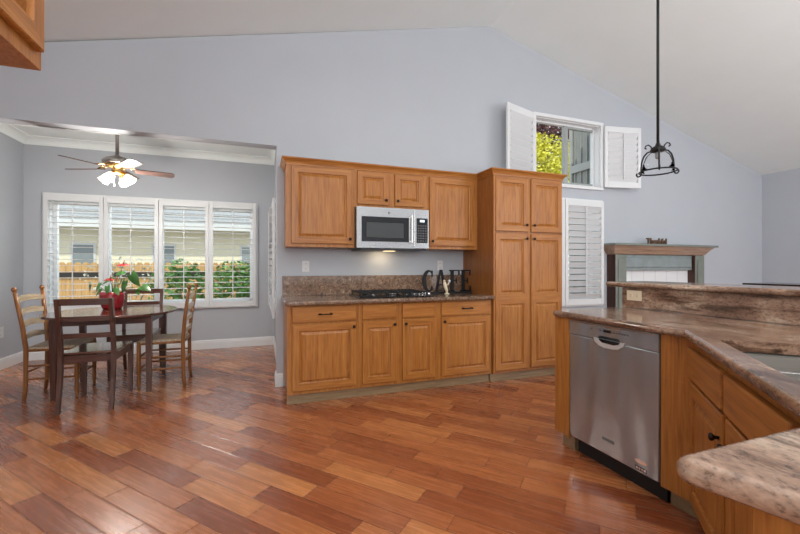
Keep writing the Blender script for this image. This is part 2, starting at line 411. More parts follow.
def text_mesh(body, size, depth, name, mat, parent, loc, rot, bold=0.0):
    cu = bpy.data.curves.new('t', 'FONT'); cu.body = body; cu.size = size; cu.extrude = depth; cu.offset = bold
    cu.align_x = 'CENTER'; cu.align_y = 'CENTER'
    t = bpy.data.objects.new('t', cu); C.objects.link(t)
    dg = bpy.context.evaluated_depsgraph_get(); dg.update()
    me = bpy.data.meshes.new_from_object(t.evaluated_get(dg)); me.name = name
    bpy.data.objects.remove(t); me.materials.clear(); me.materials.append(mat)
    o = bpy.data.objects.new(name, me); C.objects.link(o)
    if parent: o.parent = parent
    o.location = loc; o.rotation_euler = rot
    return o
def rrect(x0, x1, y0, y1, r, n=5):
    out = []
    for cx, cy, a0 in ((x1 - r, y1 - r, 0), (x0 + r, y1 - r, 90), (x0 + r, y0 + r, 180), (x1 - r, y0 + r, 270)):
        for k in range(n + 1):
            a = math.radians(a0 + 90 * k / n); out.append((cx + r * math.cos(a), cy + r * math.sin(a)))
    return out
def smooth_poly(pts, radii, n=6):
    out = []
    N = len(pts)
    for i in range(N):
        p = Vector(pts[i]); a = Vector(pts[i - 1]); b = Vector(pts[(i + 1) % N]); r = radii[i]
        if not r: out.append(tuple(p)); continue
        d1 = (a - p).normalized() * r; d2 = (b - p).normalized() * r
        for k in range(n + 1):
            t = k / n; out.append(tuple((p + d1) * (1 - t) ** 2 + 2 * t * (1 - t) * p + (p + d2) * t * t))
    return out

# ------------------------------------------------------------------ the house shell
YW = 4.07; TH = .14
b = MB(); b.box(-3.3, 8.0, -4.0, 6.3, -.1, 0); struct(b.build('floor', FLOORM))
gable = [(-3.3, 0), (-2.88, 0), (-2.88, 2.43), (.145, 2.43), (.145, 0), (8.0, 0), (8.0, 2.77), (2.64, 4.16), (-3.3, 2.72)]
b = MB(); b.prism(gable, YW, YW + TH, 'y', holes=[[(3.30, 2.30), (4.39, 2.30), (4.39, 3.15), (3.30, 3.15)], [(3.28, .74), (4.36, .74), (4.36, 2.06), (3.28, 2.06)]])
struct(b.build('wall_back', WALL))
b = MB(); b.box(8.0, 8.15, -4.0, 4.27, 0, 2.77); struct(b.build('wall_right', WALL))
b = MB(); b.prism([(-3.3, 0), (8.0, 0), (8.0, 2.77), (2.64, 4.16), (-3.3, 2.72)], -4.15, -4.0, 'y', holes=[[(-2.6, .9), (-.4, .9), (-.4, 2.2), (-2.6, 2.2)], [(5.4, .1), (7.5, .1), (7.5, 2.2), (5.4, 2.2)]]); struct(b.build('wall_front', WALL))
b = MB(); b.box(-3.45, -3.3, -4.0, 4.27, 0, 2.74); b.box(-1.45, -1.3, -.9, 1.6, 0, 3.0); struct(b.build('wall_left', WALL))
b = MB()
b.prism([(-3.45, 2.70), (2.64, 4.16), (8.15, 2.73), (8.15, 2.85), (2.64, 4.29), (-3.45, 2.82)], -4.0, YW + TH, 'y')
struct(b.build('ceiling', CEIL))
# breakfast nook shell
NX0, NX1, NY1, NZ = -2.88, .19, 6.3, 2.89
b = MB(); b.box(NX0 - .15, NX0, YW + TH, NY1 + .15, 0, NZ); struct(b.build('wall_nook_left', WALL))
b = MB(); b.prism([(NX0, 0), (NX1, 0), (NX1, NZ), (NX0, NZ)], NY1, NY1 + .15, 'y', holes=[[(-2.62, .66), (-.11, .66), (-.11, 2.12), (-2.62, 2.12)]]); struct(b.build('wall_nook_back', WALL))
b = MB(); b.prism([(YW + TH, 0), (NY1 + .15, 0), (NY1 + .15, NZ), (YW + TH, NZ)], NX1, NX1 + .15, 'x', holes=[[(4.75, .66), (5.85, .66), (5.85, 1.98), (4.75, 1.98)]]); struct(b.build('wall_nook_right', WALL))
b = MB(); b.box(NX0 - .15, NX1 + .15, YW + TH, NY1 + .5, NZ, NZ + .12); b.box(NX0 - .15, NX1 + .15, YW + TH - .02, YW + TH + .02, 2.43, NZ); struct(b.build('ceiling_nook', CEIL))
def cove(p, q, inward, z0, z1, d, name):
    # coved crown: quarter-curve profile swept from p to q
    m = MB(); p = Vector((*p, 0)); q = Vector((*q, 0)); iv = Vector((*inward, 0))
    prof = [(0.001, z0), (.012, z0), (.012, z0 + .015)] + [(.012 + (d - .02) * (1 - math.cos(a)), z0 + .015 + (z1 - z0 - .03) * math.sin(a)) for a in [PI / 2 * k / 6 for k in range(1, 7)]] + [(d, z1 - .012), (d, z1 - .001), (.001, z1 - .001)]
    ra = [m.bm.verts.new(p + iv * x + Vector((0, 0, z))) for x, z in prof]; rb = [m.bm.verts.new(q + iv * x + Vector((0, 0, z))) for x, z in prof]
    for i in range(len(prof)):
        j = (i + 1) % len(prof); m.bm.faces.new((ra[i], ra[j], rb[j], rb[i]))
    m.bm.faces.new(ra); m.bm.faces.new(rb[::-1])
    return struct(m.build(name, CEIL))
cove((NX0, NY1), (NX1, NY1), (0, -1), 2.79, NZ, .10, 'trim_1')
cove((NX0, YW + TH + .03), (NX0, NY1), (1, 0), 2.79, NZ, .10, 'trim_2')
cove((NX1, YW + TH + .03), (NX1, NY1), (-1, 0), 2.79, NZ, .10, 'trim_3')
def baseboard(name, p, q, inward):
    m = MB(); p = Vector((*p, 0)); q = Vector((*q, 0)); iv = Vector((*inward, 0))
    prof = [(0.001, 0.001), (.016, 0.001), (.016, .095), (.012, .105), (.012, .118), (.006, .132), (.001, .134)]
    ra = [m.bm.verts.new(p + iv * x + Vector((0, 0, z))) for x, z in prof]; rb = [m.bm.verts.new(q + iv * x + Vector((0, 0, z))) for x, z in prof]
    for i in range(len(prof)):
        j = (i + 1) % len(prof); m.bm.faces.new((ra[i], ra[j], rb[j], rb[i]))
    m.bm.faces.new(ra); m.bm.faces.new(rb[::-1])
    return struct(m.build(name, TRIM))
baseboard('baseboard_nook_back', (NX0, NY1), (NX1, NY1), (0, -1))
baseboard('baseboard_nook_left', (NX0, YW), (NX0, NY1), (1, 0))
baseboard('baseboard_nook_right', (NX1, YW + TH), (NX1, NY1), (-1, 0))
baseboard('baseboard_opening_jamb', (.145, YW), (.145, YW + TH), (-1, 0))
baseboard('baseboard_opening_face', (.13, YW), (.205, YW), (0, -1))
baseboard('baseboard_back_right', (3.2, YW), (8.0, YW), (0, -1))
baseboard('baseboard_right', (8.0, -4.0), (8.0, YW), (-1, 0))

# ------------------------------------------------------------------ windows (frame + panes)
def window(name, x0, x1, z0, z1, y, thick, casing, mull=(), horiz=(), rz=None, loc=None, dep=None, fw=.045, cw=.06):
    """opening frame in local XZ facing -Y"""
    root = MB()
    root.box(x0 - cw, x1 + cw, y - casing, y - .002, z0 - cw, z0 + .004, .004); root.box(x0 - cw, x1 + cw, y - casing, y - .002, z1 - .004, z1 + cw, .004)
    root.box(x0 - cw, x0 + .004, y - casing, y - .002, z0, z1, .004); root.box(x1 - .004, x1 + cw, y - casing, y - .002, z0, z1, .004)
    o = root.build(name, TRIM); struct(o)
    m = MB(); m.box(x0 + .0005, x0 + .012, y, y + thick - .001, z0 + .0005, z1 - .0005); m.box(x1 - .012, x1 - .0005, y, y + thick - .001, z0 + .0005, z1 - .0005); m.box(x0 + .012, x1 - .012, y, y + thick - .001, z0 + .0005, z0 + .012); m.box(x0 + .012, x1 - .012, y, y + thick - .001, z1 - .012, z1 - .0005); m.build('window_reveal', TRIM, o)
    m = MB(); yy = y + (dep or thick - .07)
    for a, c in ((x0 + .013, x0 + .013 + fw), (x1 - fw - .013, x1 - .013)): m.box(a, c, yy, yy + .05, z0 + .013, z1 - .013)
    for a, c in ((z0 + .013, z0 + .013 + fw), (z1 - .013 - fw, z1 - .013)): m.box(x0 + .045, x1 - .045, yy, yy + .05, a, c)
    if dep:
        q = MB()
        for mx in mull: q.box(mx - .03, mx + .03, yy, yy + .05, z0 + .033, z1 - .033); q.box(mx + .031, x1 - .034, yy + .005, yy + .045, z0 + .033, z0 + .06); q.box(mx + .031, x1 - .034, yy + .005, yy + .045, z1 - .06, z1 - .033)
        q.build('sash', plain('grey_sash', (.30, .32, .31), .5), o, label='grey sliding sash')
    else:
        for mx in mull: m.box(mx - .03, mx + .03, yy, yy + .05, z0 + .059, z1 - .059)
    for hz in horiz: m.box(x0 + .045, x1 - .045, yy + .01, yy + .04, hz - .012, hz + .012)
    m.build('window_frame', TRIM, o)
    g = MB(); g.box(x0 + .015, x1 - .015, yy + .022, yy + .026, z0 + .015, z1 - .015); g.build('pane', GLASS, o)
    if rz is not None: o.rotation_euler = (0, 0, rz); o.location = loc
    return o
w1 = window('window_1', -2.62, -.11, .66, 2.12, NY1, .15, .03, mull=(-2.0, -1.36, -.72))
w2 = window('window_2', 3.30, 4.39, 2.30, 3.15, YW, TH, .035, mull=(3.885,), dep=.075, fw=.02, cw=.04)
w3 = window('window_3', 3.28, 4.36, .74, 2.06, YW, TH, .035)
w4 = window('window_4', -.55, .55, .66, 1.98, 0, .15, .03, rz=-PI / 2, loc=(NX1, 5.3, 0))

def shutter(label, x0, x1, z0, z1, y, tilt=0, rod=True, group=None, split=None, name='plantation_shutter', swing=None, n=None, depth=.085, hinge_right=False):
    """louvred panel facing -Y; root at its hinge side"""
    w = x1 - x0; h = z1 - z0
    root = thing(name, label, 'shutter', (x0, y, z0), 0, group)
    st = .048; rl = .08
    m = MB(); m.box(0, st, -.014, .014, 0, h, .003); m.box(w - st, w, -.014, .014, 0, h, .003)
    m.box(st, w - st, -.013, .013, 0, rl, .003); m.box(st, w - st, -.013, .013, h - rl, h, .003)
    if split: m.box(st, w - st, -.013, .013, h * split - rl / 2, h * split + rl / 2, .003)
    m.build('frame', SHUT, root)
    m = MB(); cells = [(rl, h - rl)] if not split else [(rl, h * split - rl / 2), (h * split + rl / 2, h - rl)]
    for a, c in cells:
        k = max(1, round((c - a) / .083))
        for i in range(k):
            z = a + (i + .5) * (c - a) / k
            R = Matrix.Translation((w / 2, 0, z)) @ Matrix.Rotation(tilt, 4, 'X')
            m.box(-(w / 2 - st - .002), w / 2 - st - .002, -depth / 2, depth / 2, -.0035, .0035, .002, R, 1)
    m.build('louvers', SHUT, root)
    if rod:
        m = MB()
        off = -(depth / 2) * math.cos(tilt) - .006
        for a, c in cells: m.box(w / 2 - .006, w / 2 + .006, off - .005, off + .005, a + .03, c - .02, .002)
        m.build('tilt_rod', SHUT, root)
    return root
lab = ['leftmost white shutter panel over the nook window, nearest the left corner', 'second white shutter panel from the left, behind the red potted plant',
       'third white shutter panel of the nook window, left of the last one', 'rightmost white shutter panel of the wide nook window']
xs = [-2.655, -2.005, -1.36, -.72, -.075]
for i in range(4):
    shutter(lab[i], xs[i] + .004, xs[i + 1] - .004, .62, 2.155, NY1 - .052, tilt=0, group='shutter panels of the nook window')
s = shutter('white shutter panels on the nook side wall seen edge on beside the opening', 0, 1.1, .60, 2.02, 0, tilt=-.3)
s.location = (NX1 - .055, 5.85, .60); s.rotation_euler = (0, 0, -PI / 2)
# closed pair in the lower window
shutter('closed left shutter leaf of the tall low window, beside the pantry', 3.225, 3.735, .70, 2.10, YW - .052, tilt=-.85, group='shutters of the low window')
shutter('closed right shutter leaf of the tall low window, next to the fireplace', 3.745, 4.405, .70, 2.10, YW - .052, tilt=-.85, group='shutters of the low window')
# open pair at the upper window
s = shutter('open left shutter leaf of the high window, swung out above the pantry', 0, .55, 2.28, 3.17, YW - .05, tilt=.9, rod=False)
s.location = (3.255, YW - .055, 2.27); s.rotation_euler = (0, 0, PI + math.radians(17))
s = shutter('open right shutter leaf of the high window, folded toward the wall', 0, .56, 2.30, 3.14, YW - .05, tilt=-1.0)
s.location = (4.425, YW - .055, 2.30); s.rotation_euler = (0, 0, -math.radians(10))

# ------------------------------------------------------------------ cabinet doors
def ring_panel(m, x0, x1, z0, z1, yf, fr=.055):
    """raised panel inside x0..x1,z0..z1 of a door whose front plane is yf (facing -Y)"""
    rings = [(0, 0), (fr, 0), (fr + .003, .010), (fr + .012, .013), (fr + .034, .0015), (fr + .036, .0015)]
    prev = None
    for k, (ins, dy) in enumerate(rings):
        r = [m.bm.verts.new((x, yf + dy, z)) for x, z in ((x0 + ins, z0 + ins), (x1 - ins, z0 + ins), (x1 - ins, z1 - ins), (x0 + ins, z1 - ins))]
        if prev:
            for i in range(4):
                f = m.bm.faces.new((prev[i], prev[(i + 1) % 4], r[(i + 1) % 4], r[i]))
                f.material_index = 1 if (i in (0, 2) and k == 1) else 0
        prev = r
    m.bm.faces.new(prev)
def door_mesh(x0, x1, z0, z1, yf, cells=None, fr=.055, t=.02):
    m = MB(); e = .004
    # edge ring rounded: back -> front
    R = []
    for ins, y in ((0, yf + t), (0, yf + e), (e, yf)):
        R.append([m.bm.verts.new((x, y, z)) for x, z in ((x0 + ins, z0 + ins), (x1 - ins, z0 + ins), (x1 - ins, z1 - ins), (x0 + ins, z1 - ins))])
    for a, c in zip(R, R[1:]):
        for i in range(4): m.bm.faces.new((a[i], a[(i + 1) % 4], c[(i + 1) % 4], c[i]))
    m.bm.faces.new(R[0])
    zz = cells or [(z0 + e, z1 - e)]
    for a, c in zz: ring_panel(m, x0 + e, x1 - e, a, c, yf, fr)
    return m
def knob(parent, x, z, yf):
    m = MB(); m.lathe([(.007, 0), (.006, .012), (.012, .017), (.015, .023), (.012, .029), (.004, .031)], 14, Matrix.Translation((x, yf, z)) @ Matrix.Rotation(PI / 2, 4, 'X'))
    return m.build('knob', BRONZE, parent)
def pull(parent, x, z, yf):
    m = MB()
    for s_ in (-1, 1):
        m.lathe([(.009, 0), (.007, .006), (.006, .02), (.009, .026), (.007, .03)], 12, Matrix.Translation((x + s_ * .048, yf, z)) @ Matrix.Rotation(PI / 2, 4, 'X'))
        m.ball((x + s_ * .056, yf - .026, z), .008, 8)
    m.tube([(x - .05, yf - .026, z), (x - .02, yf - .03, z), (x, yf - .031, z), (x + .02, yf - .03, z), (x + .05, yf - .026, z)], [.006, .0045, .006, .0045, .006], 8)
    return m.build('handle', BRONZE, parent)
def door(root, x0, x1, z0, z1, yf, kn=None, cells=None, fr=.055, name='door', pl=False):
    d = door_mesh(x0, x1, z0, z1, yf, cells, fr).build(name, [OAK, OAKH], root)
    if kn: knob(d, kn[0], kn[1], yf)
    return d
def drawer(root, x0, x1, z0, z1, yf, handle=True, name='drawer'):
    m = MB(); m.box(x0, x1, yf, yf + .02, z0, z1, .006)
    d = m.build(name, OAKH, root)
    if handle: pull(d, (x0 + x1) / 2, (z0 + z1) / 2, yf)
    return d
FY = .021       # body front sits behind the door front by this much

def base_cab(label, x0, x1, doors, drawers, group, loc_y=3.44, depth=.62):
    """world-aligned base cabinet; door fronts at local y=0"""
    root = thing('base_cabinet', label, 'cabinet', (x0, loc_y, 0), 0, group)
    w = x1 - x0
    m = MB(); m.box(.0005, w - .0005, FY, depth, .095, .873)
    m.build('body', OAK, root)
    m = MB(); m.box(.0005, w - .0005, FY + .05, FY + .07, .0, .0945); m.box(.0005, w - .0005, FY + .042, FY + .05, 0.0, .018, .003)
    m.build('toe_kick', TOEM, root)
    for a, c, s_ in doors: door(root, a - x0, c - x0, .127, .706, 0, ((c - .028 if s_ > 0 else a + .028) - x0, .668))
    for a, c, hd in drawers: drawer(root, a - x0, c - x0, .724, .86, 0, hd)
    return root
GB = 'oak base cabinets under the cooktop counter'
base_cab('wide single door oak base cabinet at the left end of the cooktop counter', .21, .845, [(.249, .818, 1)], [(.249, .818, True)], GB)
base_cab('two door oak base cabinet directly below the gas cooktop', .845, 1.64, [(.873, 1.208, 1), (1.266, 1.604, -1)], [(.873, 1.208, False), (1.266, 1.604, False)], GB)
base_cab('single door oak base cabinet right of the cooktop, touching the pantry', 1.64, 2.262, [(1.675, 2.236, -1)], [(1.675, 2.236, True)], GB)

def crown(root, pts, z0, z1, out):
    """crown swept along open path pts (local), offset outward to the right side of travel"""
    prof = [(0, z0), (.006, z0), (.008, z0 + .012), (.015, z0 + .028), (.026, z0 + .042), (.036, z0 + .05), (.040, z1 - .008), (.040, z1), (0, z1)]
    m = MB(); P = [Vector((*p, 0)) for p in pts]; N = len(P); rings = []
    for i in range(N):
        d1 = (P[i] - P[i - 1]).normalized() if i else None; d2 = (P[i + 1] - P[i]).normalized() if i < N - 1 else None
        n1 = Vector((d1.y, -d1.x, 0)) if d1 else None; n2 = Vector((d2.y, -d2.x, 0)) if d2 else None
        if n1 and n2:
            nn = (n1 + n2).normalized(); nn = nn / max(.3, nn.dot(n1))
        else: nn = n1 or n2
        rings.append([m.bm.verts.new(P[i] + nn * (x * out) + Vector((0, 0, z))) for x, z in prof])
    for a, c in zip(rings, rings[1:]):
        for i in range(len(prof)):
            j = (i + 1) % len(prof); m.bm.faces.new((a[i], a[j], c[j], c[i]))
    m.bm.faces.new(rings[0]); m.bm.faces.new(rings[-1][::-1])
    return m.build('crown_molding', OAKH, root)
UY = 3.72
def upper_cab(label, x0, x1, z0, doors, left_end=False):
    root = thing('wall_cabinet', label, 'cabinet', (x0, UY, z0), 0, 'oak wall cabinets over the cooktop counter')
    w = x1 - x0; top = 2.185 - z0
    m = MB(); m.box(.0005, w - .0005, FY, YW - UY - .002, 0, top); m.build('body', OAK, root)
    for a, c, za, zc, s_ in doors: door(root, a - x0, c - x0, za - z0, zc - z0, 0, ((c - .028 if s_ > 0 else a + .028) - x0, za + .05 - z0), fr=.05 if c - a < .4 else .055)
    pts = [(0, YW - UY - .003), (0, FY)] if left_end else [(0, FY)]
    pts += [(w, FY)]
    crown(root, pts, top - .015, top + .05, 1.0)
    return root
upper_cab('wide oak wall cabinet left of the microwave', .216, .868, 1.40, [(.261, .845, 1.432, 2.16, 1)], True)
upper_cab('small two door oak wall cabinet above the microwave', .868, 1.648, 1.806, [(.893, 1.216, 1.832, 2.16, 1), (1.285, 1.604, 1.832, 2.16, -1)])
upper_cab('oak wall cabinet between the microwave and the tall pantry', 1.648, 2.262, 1.40, [(1.673, 2.224, 1.432, 2.16, -1)])

# pantry
PX0, PX1, PYF = 2.266, 3.165, 3.42
r = thing('pantry_cabinet', 'tall four door oak pantry cabinet reaching from floor to crown', 'cabinet', (PX0, PYF, 0))
m = MB(); w = PX1 - PX0; m.box(0, w, FY, YW - PYF - .002, .095, 2.185); m.build('body', [OAKS], r)
m = MB(); m.box(0, w, FY + .05, FY + .07, 0, .0945); m.box(0, w, FY + .042, FY + .05, 0, .018, .003); m.build('toe_kick', TOEM, r)
m = MB(); m.box(.001, .022, FY - .012, FY - .0002, .1, 2.184); m.box(w / 2 - .02, w / 2 + .02, FY - .004, FY - .0002, .1, 2.184); m.build('face_frame', OAK, r)
for a, c, s_ in ((2.285, 2.694, 1), (2.736, 3.147, -1)):
    kx = (c - .028 if s_ > 0 else a + .028) - PX0
    door(r, a - PX0, c - PX0, 1.585, 2.155, 0, (kx, 1.585 + .07))
    door(r, a - PX0, c - PX0, .125, 1.56, 0, (kx, 1.56 - .05), cells=[(.129, .874), (.874, 1.556)])
crown(r, [(0, YW - PYF - .003), (0, FY), (w, FY), (w, YW - PYF - .003)], 2.17, 2.235, 1.0)

# ------------------------------------------------------------------ cooktop counter, splash
CT = .914
m = MB(); m.slab(smooth_poly([(.185, 3.395), (2.262, 3.395), (2.262, 4.066), (.185, 4.066)], [.04, 0, 0, 0]), .875, CT, .014)
ctop = m.build('countertop', G1); tag(ctop, 'brown granite countertop holding the gas cooktop', 'countertop')
m = MB(); m.box(.20, 2.26, 4.045, 4.067, CT + .0005, 1.117, .002); m.build('backsplash', G1, ctop)

# cooktop
r = thing('gas_cooktop', 'black gas cooktop with iron grates set in the brown granite counter', 'cooktop', (.865, 3.50, CT))
m = MB(); m.prism(rrect(0, .765, 0, .50, .03), .001, .014, 'z', bev=.004); m.build('glass_deck', GLOSSB, r)
for i, (cx, cy, rr) in enumerate([(.16, .14, .04), (.16, .36, .035), (.40, .25, .055), (.60, .14, .035), (.60, .36, .04)]):
    m = MB(); m.lathe([(rr + .02, .0145), (rr + .018, .018), (rr, .02), (rr, .03), (rr * .6, .033)], 20, Matrix.Translation((cx, cy, 0))); bn = m.build('burner', DKPL, r)
    m = MB(); m.lathe([(rr + .004, .0205), (rr + .004, .024)], 20, Matrix.Translation((cx, cy, 0))); m.build('burner_ring', CHROME, bn)
for gx in (.03, .285, .51):
    m = MB(); gw = .235 if gx != .51 else .18
    for y in (.04, .46): m.beam((gx, y, .045), (gx + gw, y, .045), .01, .012)
    for x in (gx, gx + gw): m.beam((x, .04, .045), (x, .46, .045), .01, .012)
    m.beam((gx + gw / 2, .04, .048), (gx + gw / 2, .46, .048), .008, .012)
    for y in (.14, .25, .36): m.beam((gx, y, .048), (gx + gw, y, .048), .008, .012)
    for x in (gx, gx + gw):
        for y in (.04, .46): m.box(x - .006, x + .006, y - .006, y + .006, .0145, .045)
    m.build('grate', BLACK, r)
for k in range(5):
    m = MB(); m.lathe([(.017, .0145), (.017, .022), (.014, .034), (.012, .036)], 16, Matrix.Translation((.73, .07 + k * .085, 0))); m.box(.727, .733, .055 + k * .085, .085 + k * .085, .034, .041); m.build('knob', CHROME, r, label='chrome control knob')

# CAFE sign
r = thing('cafe_letter_sign', 'black standing metal sign with the letters CAFE on the granite counter', 'sign', (1.648, 3.86, CT))
m = MB(); m.box(-.02, .60, -.03, .035, .0008, .02, .003); m.build('base', BLACK, r)
def arc(cx, cz, rx, rz, a0, a1, n=14): return [(cx + rx * math.cos(math.radians(a0 + (a1 - a0) * k / n)), cz + rz * math.sin(math.radians(a0 + (a1 - a0) * k / n))) for k in range(n + 1)]
Z0 = .02; Z1 = .262; T0, T1 = -.006, .012
def letter(parts_fn):
    m = MB(); parts_fn(m); m.build('letter', BLACK, r)
def Lc(m):
    out = arc(.075, (Z0 + Z1) / 2, .072, .121, 52, 308, 20); inn = arc(.082, (Z0 + Z1) / 2, .046, .098, 308, 52, 20) if False else arc(.086, (Z0 + Z1) / 2, .042, .10, 304, 56, 20)
    m.prism(out + inn, T0, T1, 'y'); m.box(.112, .124, T0, T1, .185, .255); m.box(.112, .122, T0, T1, .04, .085)
def La(m):
    m.beam((.165, .003, Z0), (.222, .003, Z1), .018, .022, up=(0, 1, 0)); m.beam((.285, .003, Z0), (.226, .003, Z1), .018, .036, up=(0, 1, 0))
    m.box(.185, .262, T0, T1, .09, .106); m.box(.148, .19, T0, T1, Z0, Z0 + .012); m.box(.26, .31, T0, T1, Z0, Z0 + .012); m.box(.21, .238, T0, T1, Z1 - .02, Z1 + .003)
def Lf(m, x=.33, E=False):
    m.box(x + .016, x + .052, T0, T1, Z0, Z1); m.box(x, x + .068, T0, T1, Z0, Z0 + .012); m.box(x, x + .125, T0, T1, Z1 - .014, Z1); m.box(x + .113, x + .125, T0, T1, Z1 - .06, Z1)
    m.box(x + .048, x + .09, T0, T1, .135, .149); m.box(x + .082, x + .092, T0, T1, .115, .168)
    if E: m.box(x, x + .13, T0, T1, Z0, Z0 + .014); m.box(x + .118, x + .13, T0, T1, Z0, Z0 + .06)
letter(Lc); letter(La); letter(Lf); letter(lambda m: Lf(m, .47, True))
# figurine
r = thing('figurine', 'small cream ceramic figurine standing in front of the CAFE letters', 'figurine', (1.90, 3.77, CT))
m = MB(); m.lathe([(.026, .0008), (.028, .006), (.02, .012), (.010, .016)], 16); m.build('base', CREAM, r)
m = MB(); m.tube([(0, 0, .012), (-.004, 0, .04), (-.018, 0, .075), (-.026, 0, .105), (-.030, 0, .13)], [.009, .016, .021, .02, .013], 12); m.ball((-.032, 0, .142), .014, 8); m.tube([(-.012, 0, .10), (.004, -.01, .10), (.02, -.012, .125)], [.008, .007, .005], 8); m.build('body', CREAM, r)
m = MB(); m.ball((.024, -.012, .14), .015, 8, (1, .8, 1.2)); m.build('tray', WHITEP, r, label='white piece held up by the figurine')

# ------------------------------------------------------------------ microwave
r = thing('microwave_oven', 'stainless steel over-the-range microwave under the small oak cabinet', 'microwave', (.872, 3.665, 1.375))
mw, mh = .768, .425
m = MB(); m.box(0, mw, .03, .40, .02, mh, .003); m.build('body', DKPL, r)
m = MB(); m.box(.03, mw - .03, .02, .38, .0, .0195, .004); m.box(.05, .30, .05, .33, -.004, 0); m.box(.45, .70, .05, .33, -.004, 0); m.build('vent_base', DKPL, r)
m = MB(); m.box(.60 + .004, mw, 0, .0298, .022, mh, .003); m.build('control_panel', STEEL, r)
m = MB()
# steel door ring with hole
m.prism([(0, .022), (.60, .022), (.60, mh), (0, mh)], 0, .0298, 'y', holes=[[(.048, .085), (.545, .085), (.545, .332), (.048, .332)]]); dr = m.build('door', STEEL, r)
m = MB(); m.box(.0485, .5445, .006, .028, .0855, .3315); m.build('window', GLOSSB, dr)
m = MB(); m.box(.10, .49, .003, .0058, .125, .275, .002); m.build('window_screen', plain('microwave_mesh', (.05, .055, .055), .2), dr)
m = MB(); m.beam((.572, -.032, .07), (.572, -.032, .36), .018, .014, .004); m.box(.566, .578, -.026, -.0005, .085, .10); m.box(.566, .578, -.026, -.0005, .335, .35); m.build('handle', STEEL, dr)
m = MB(); m.box(.628, .752, -.003, -.0003, .08, .335, .001); kp = m.build('keypad', GLOSSB, r)
m = MB(); m.box(.665, .715, -.0042, -.0032, .295, .318); m.build('display', plain('lit_display', (.1, .1, .1), .3, emis=(.75, .9, 1), estr=1.4), kp)
m = MB()
for i in range(4):
    for j in range(7): m.box(.64 + i * .027, .657 + i * .027, -.0040, -.0031, .095 + j * .026, .108 + j * .026)
m.build('buttons', plain('button_grey', (.09, .09, .095), .4), kp)
m = MB(); m.lathe([(.011, 0), (.011, .002), (.008, .003)], 20, Matrix.Translation((.33, -.0003, .375)) @ Matrix.Rotation(PI / 2, 4, 'X')); m.build('badge', plain('badge_grey', (.2, .2, .21), .3, .7), r)
m = MB(); m.box(.30, .42, .06, .12, -.006, -.0042); m.build('cooktop_lamp', plain('warm_lamp', (1, .8, .5), .4, emis=(1, .72, .38), estr=2.5), r)
light('microwave_lamp', 'AREA', (.872 + .36, 3.665 + .26, 1.362), (math.radians(28), 0, 0), .45, (1, .78, .48), .16, .05)

# ------------------------------------------------------------------ wall outlets
def outlet(label, loc, rz, plate=WHITEP, horizontal=False, switch=False, w=.072, h=.115):
    root = thing('wall_outlet', label, 'outlet', loc, rz)
    if horizontal: w, h = h, w
    m = MB(); m.box(-w / 2, w / 2, -.006, -.0005, -h / 2, h / 2, .002); m.build('cover_plate', plate, root)
    for s_ in (-1, 1):
        cx, cz = (s_ * .026, 0) if horizontal else (0, s_ * .026)
        if switch:
            if s_ > 0: continue
            m = MB(); m.box(-.016, .016, -.010, -.0062, -.032, .032, .002); m.build('rocker', plate, root); continue
        m = MB(); m.prism(rrect(cx - .016, cx + .016, cz - .014, cz + .014, .008), -.008, -.0062, 'y')
        sk = m.build('socket', plate, root)
        m = MB()
        for q in (-.006, .006):
            if horizontal: m.box(cx - .004, cx + .005, -.0088, -.0081, cz + q - .0012, cz + q + .0012)
            else: m.box(cx + q - .0012, cx + q + .0012, -.0088, -.0081, cz - .004, cz + .005)
        m.build('slots', SLOT, sk)
    return root
outlet('white outlet above the granite splash, left of the cooktop', (.43, YW, 1.215), 0)
outlet('white outlet above the granite splash behind the CAFE letters', (1.96, YW, 1.225), 0)
outlet('white outlet on the right living room wall', (8.0, 3.30, 1.15), -PI / 2, h=.14, w=.10)
outlet('white outlet on the left nook wall near the corner', (NX0, 5.82, .44), PI / 2, h=.13, w=.13)
outlet('almond double outlet on the granite face below the raised bar', (2.519, 2.03, 1.003), -PI / 2, BEIGEP, True)

# ------------------------------------------------------------------ peninsula
# counter polygon (x, y)
poly = [(2.515, 2.13), (1.86, 2.13), (1.86, 1.25), (1.03, .428), (.600, .428), (.645, .285), (.665, .12), (.67, -.7), (2.515, -.7)]
rad = [0, .05, .012, .02, .035, .05, .05, .03, 0]
def uv(s_, t_):   # along the diagonal front (s) and into the counter (t), from the corner (1.86, 1.25)
    k = .70710678
    return (1.86 - k * s_ + k * t_, 1.25 - k * s_ - k * t_)
def hole(s0, s1, t0, t1, r=.03): return [uv(*p) for p in rrect(s0, s1, t0, t1, r, 5)]
S0, S1, S2, T_0, T_1 = .235, .56, 1.0, .072, .48
m = MB(); m.slab(smooth_poly(poly, rad), .873, CT, .018, holes=[hole(S0, S2, T_0, T_1)])
pen = m.build('countertop', G2); tag(pen, 'veined granite countertop with the sink, dropping toward the camera', 'countertop')
# bar wall with granite face
m = MB(); m.box(2.55, 2.68, -.7, 2.13, 0, 1.058); struct(m.build('wall_bar', WALL))
m = MB(); m.box(2.520, 2.549, -.7, 2.13, CT + .0005, 1.058, .001); o = m.build('backsplash', G2); tag(o, 'tall veined granite splash between sink counter and raised bar', 'backsplash')
m = MB(); m.slab(smooth_poly([(2.485, 2.27), (2.485, -.75), (2.90, -.75), (2.90, 2.27)], [.06, .06, .08, .08]), 1.060, 1.096, .016)
o = m.build('bar_top', G2); tag(o, 'raised granite bar top behind the sink counter', 'countertop')

# sink
k = .70710678
r = thing('kitchen_sink', 'double bowl stainless steel undermount sink in the granite counter', 'sink', (*uv(0, 0), CT), math.radians(-135))
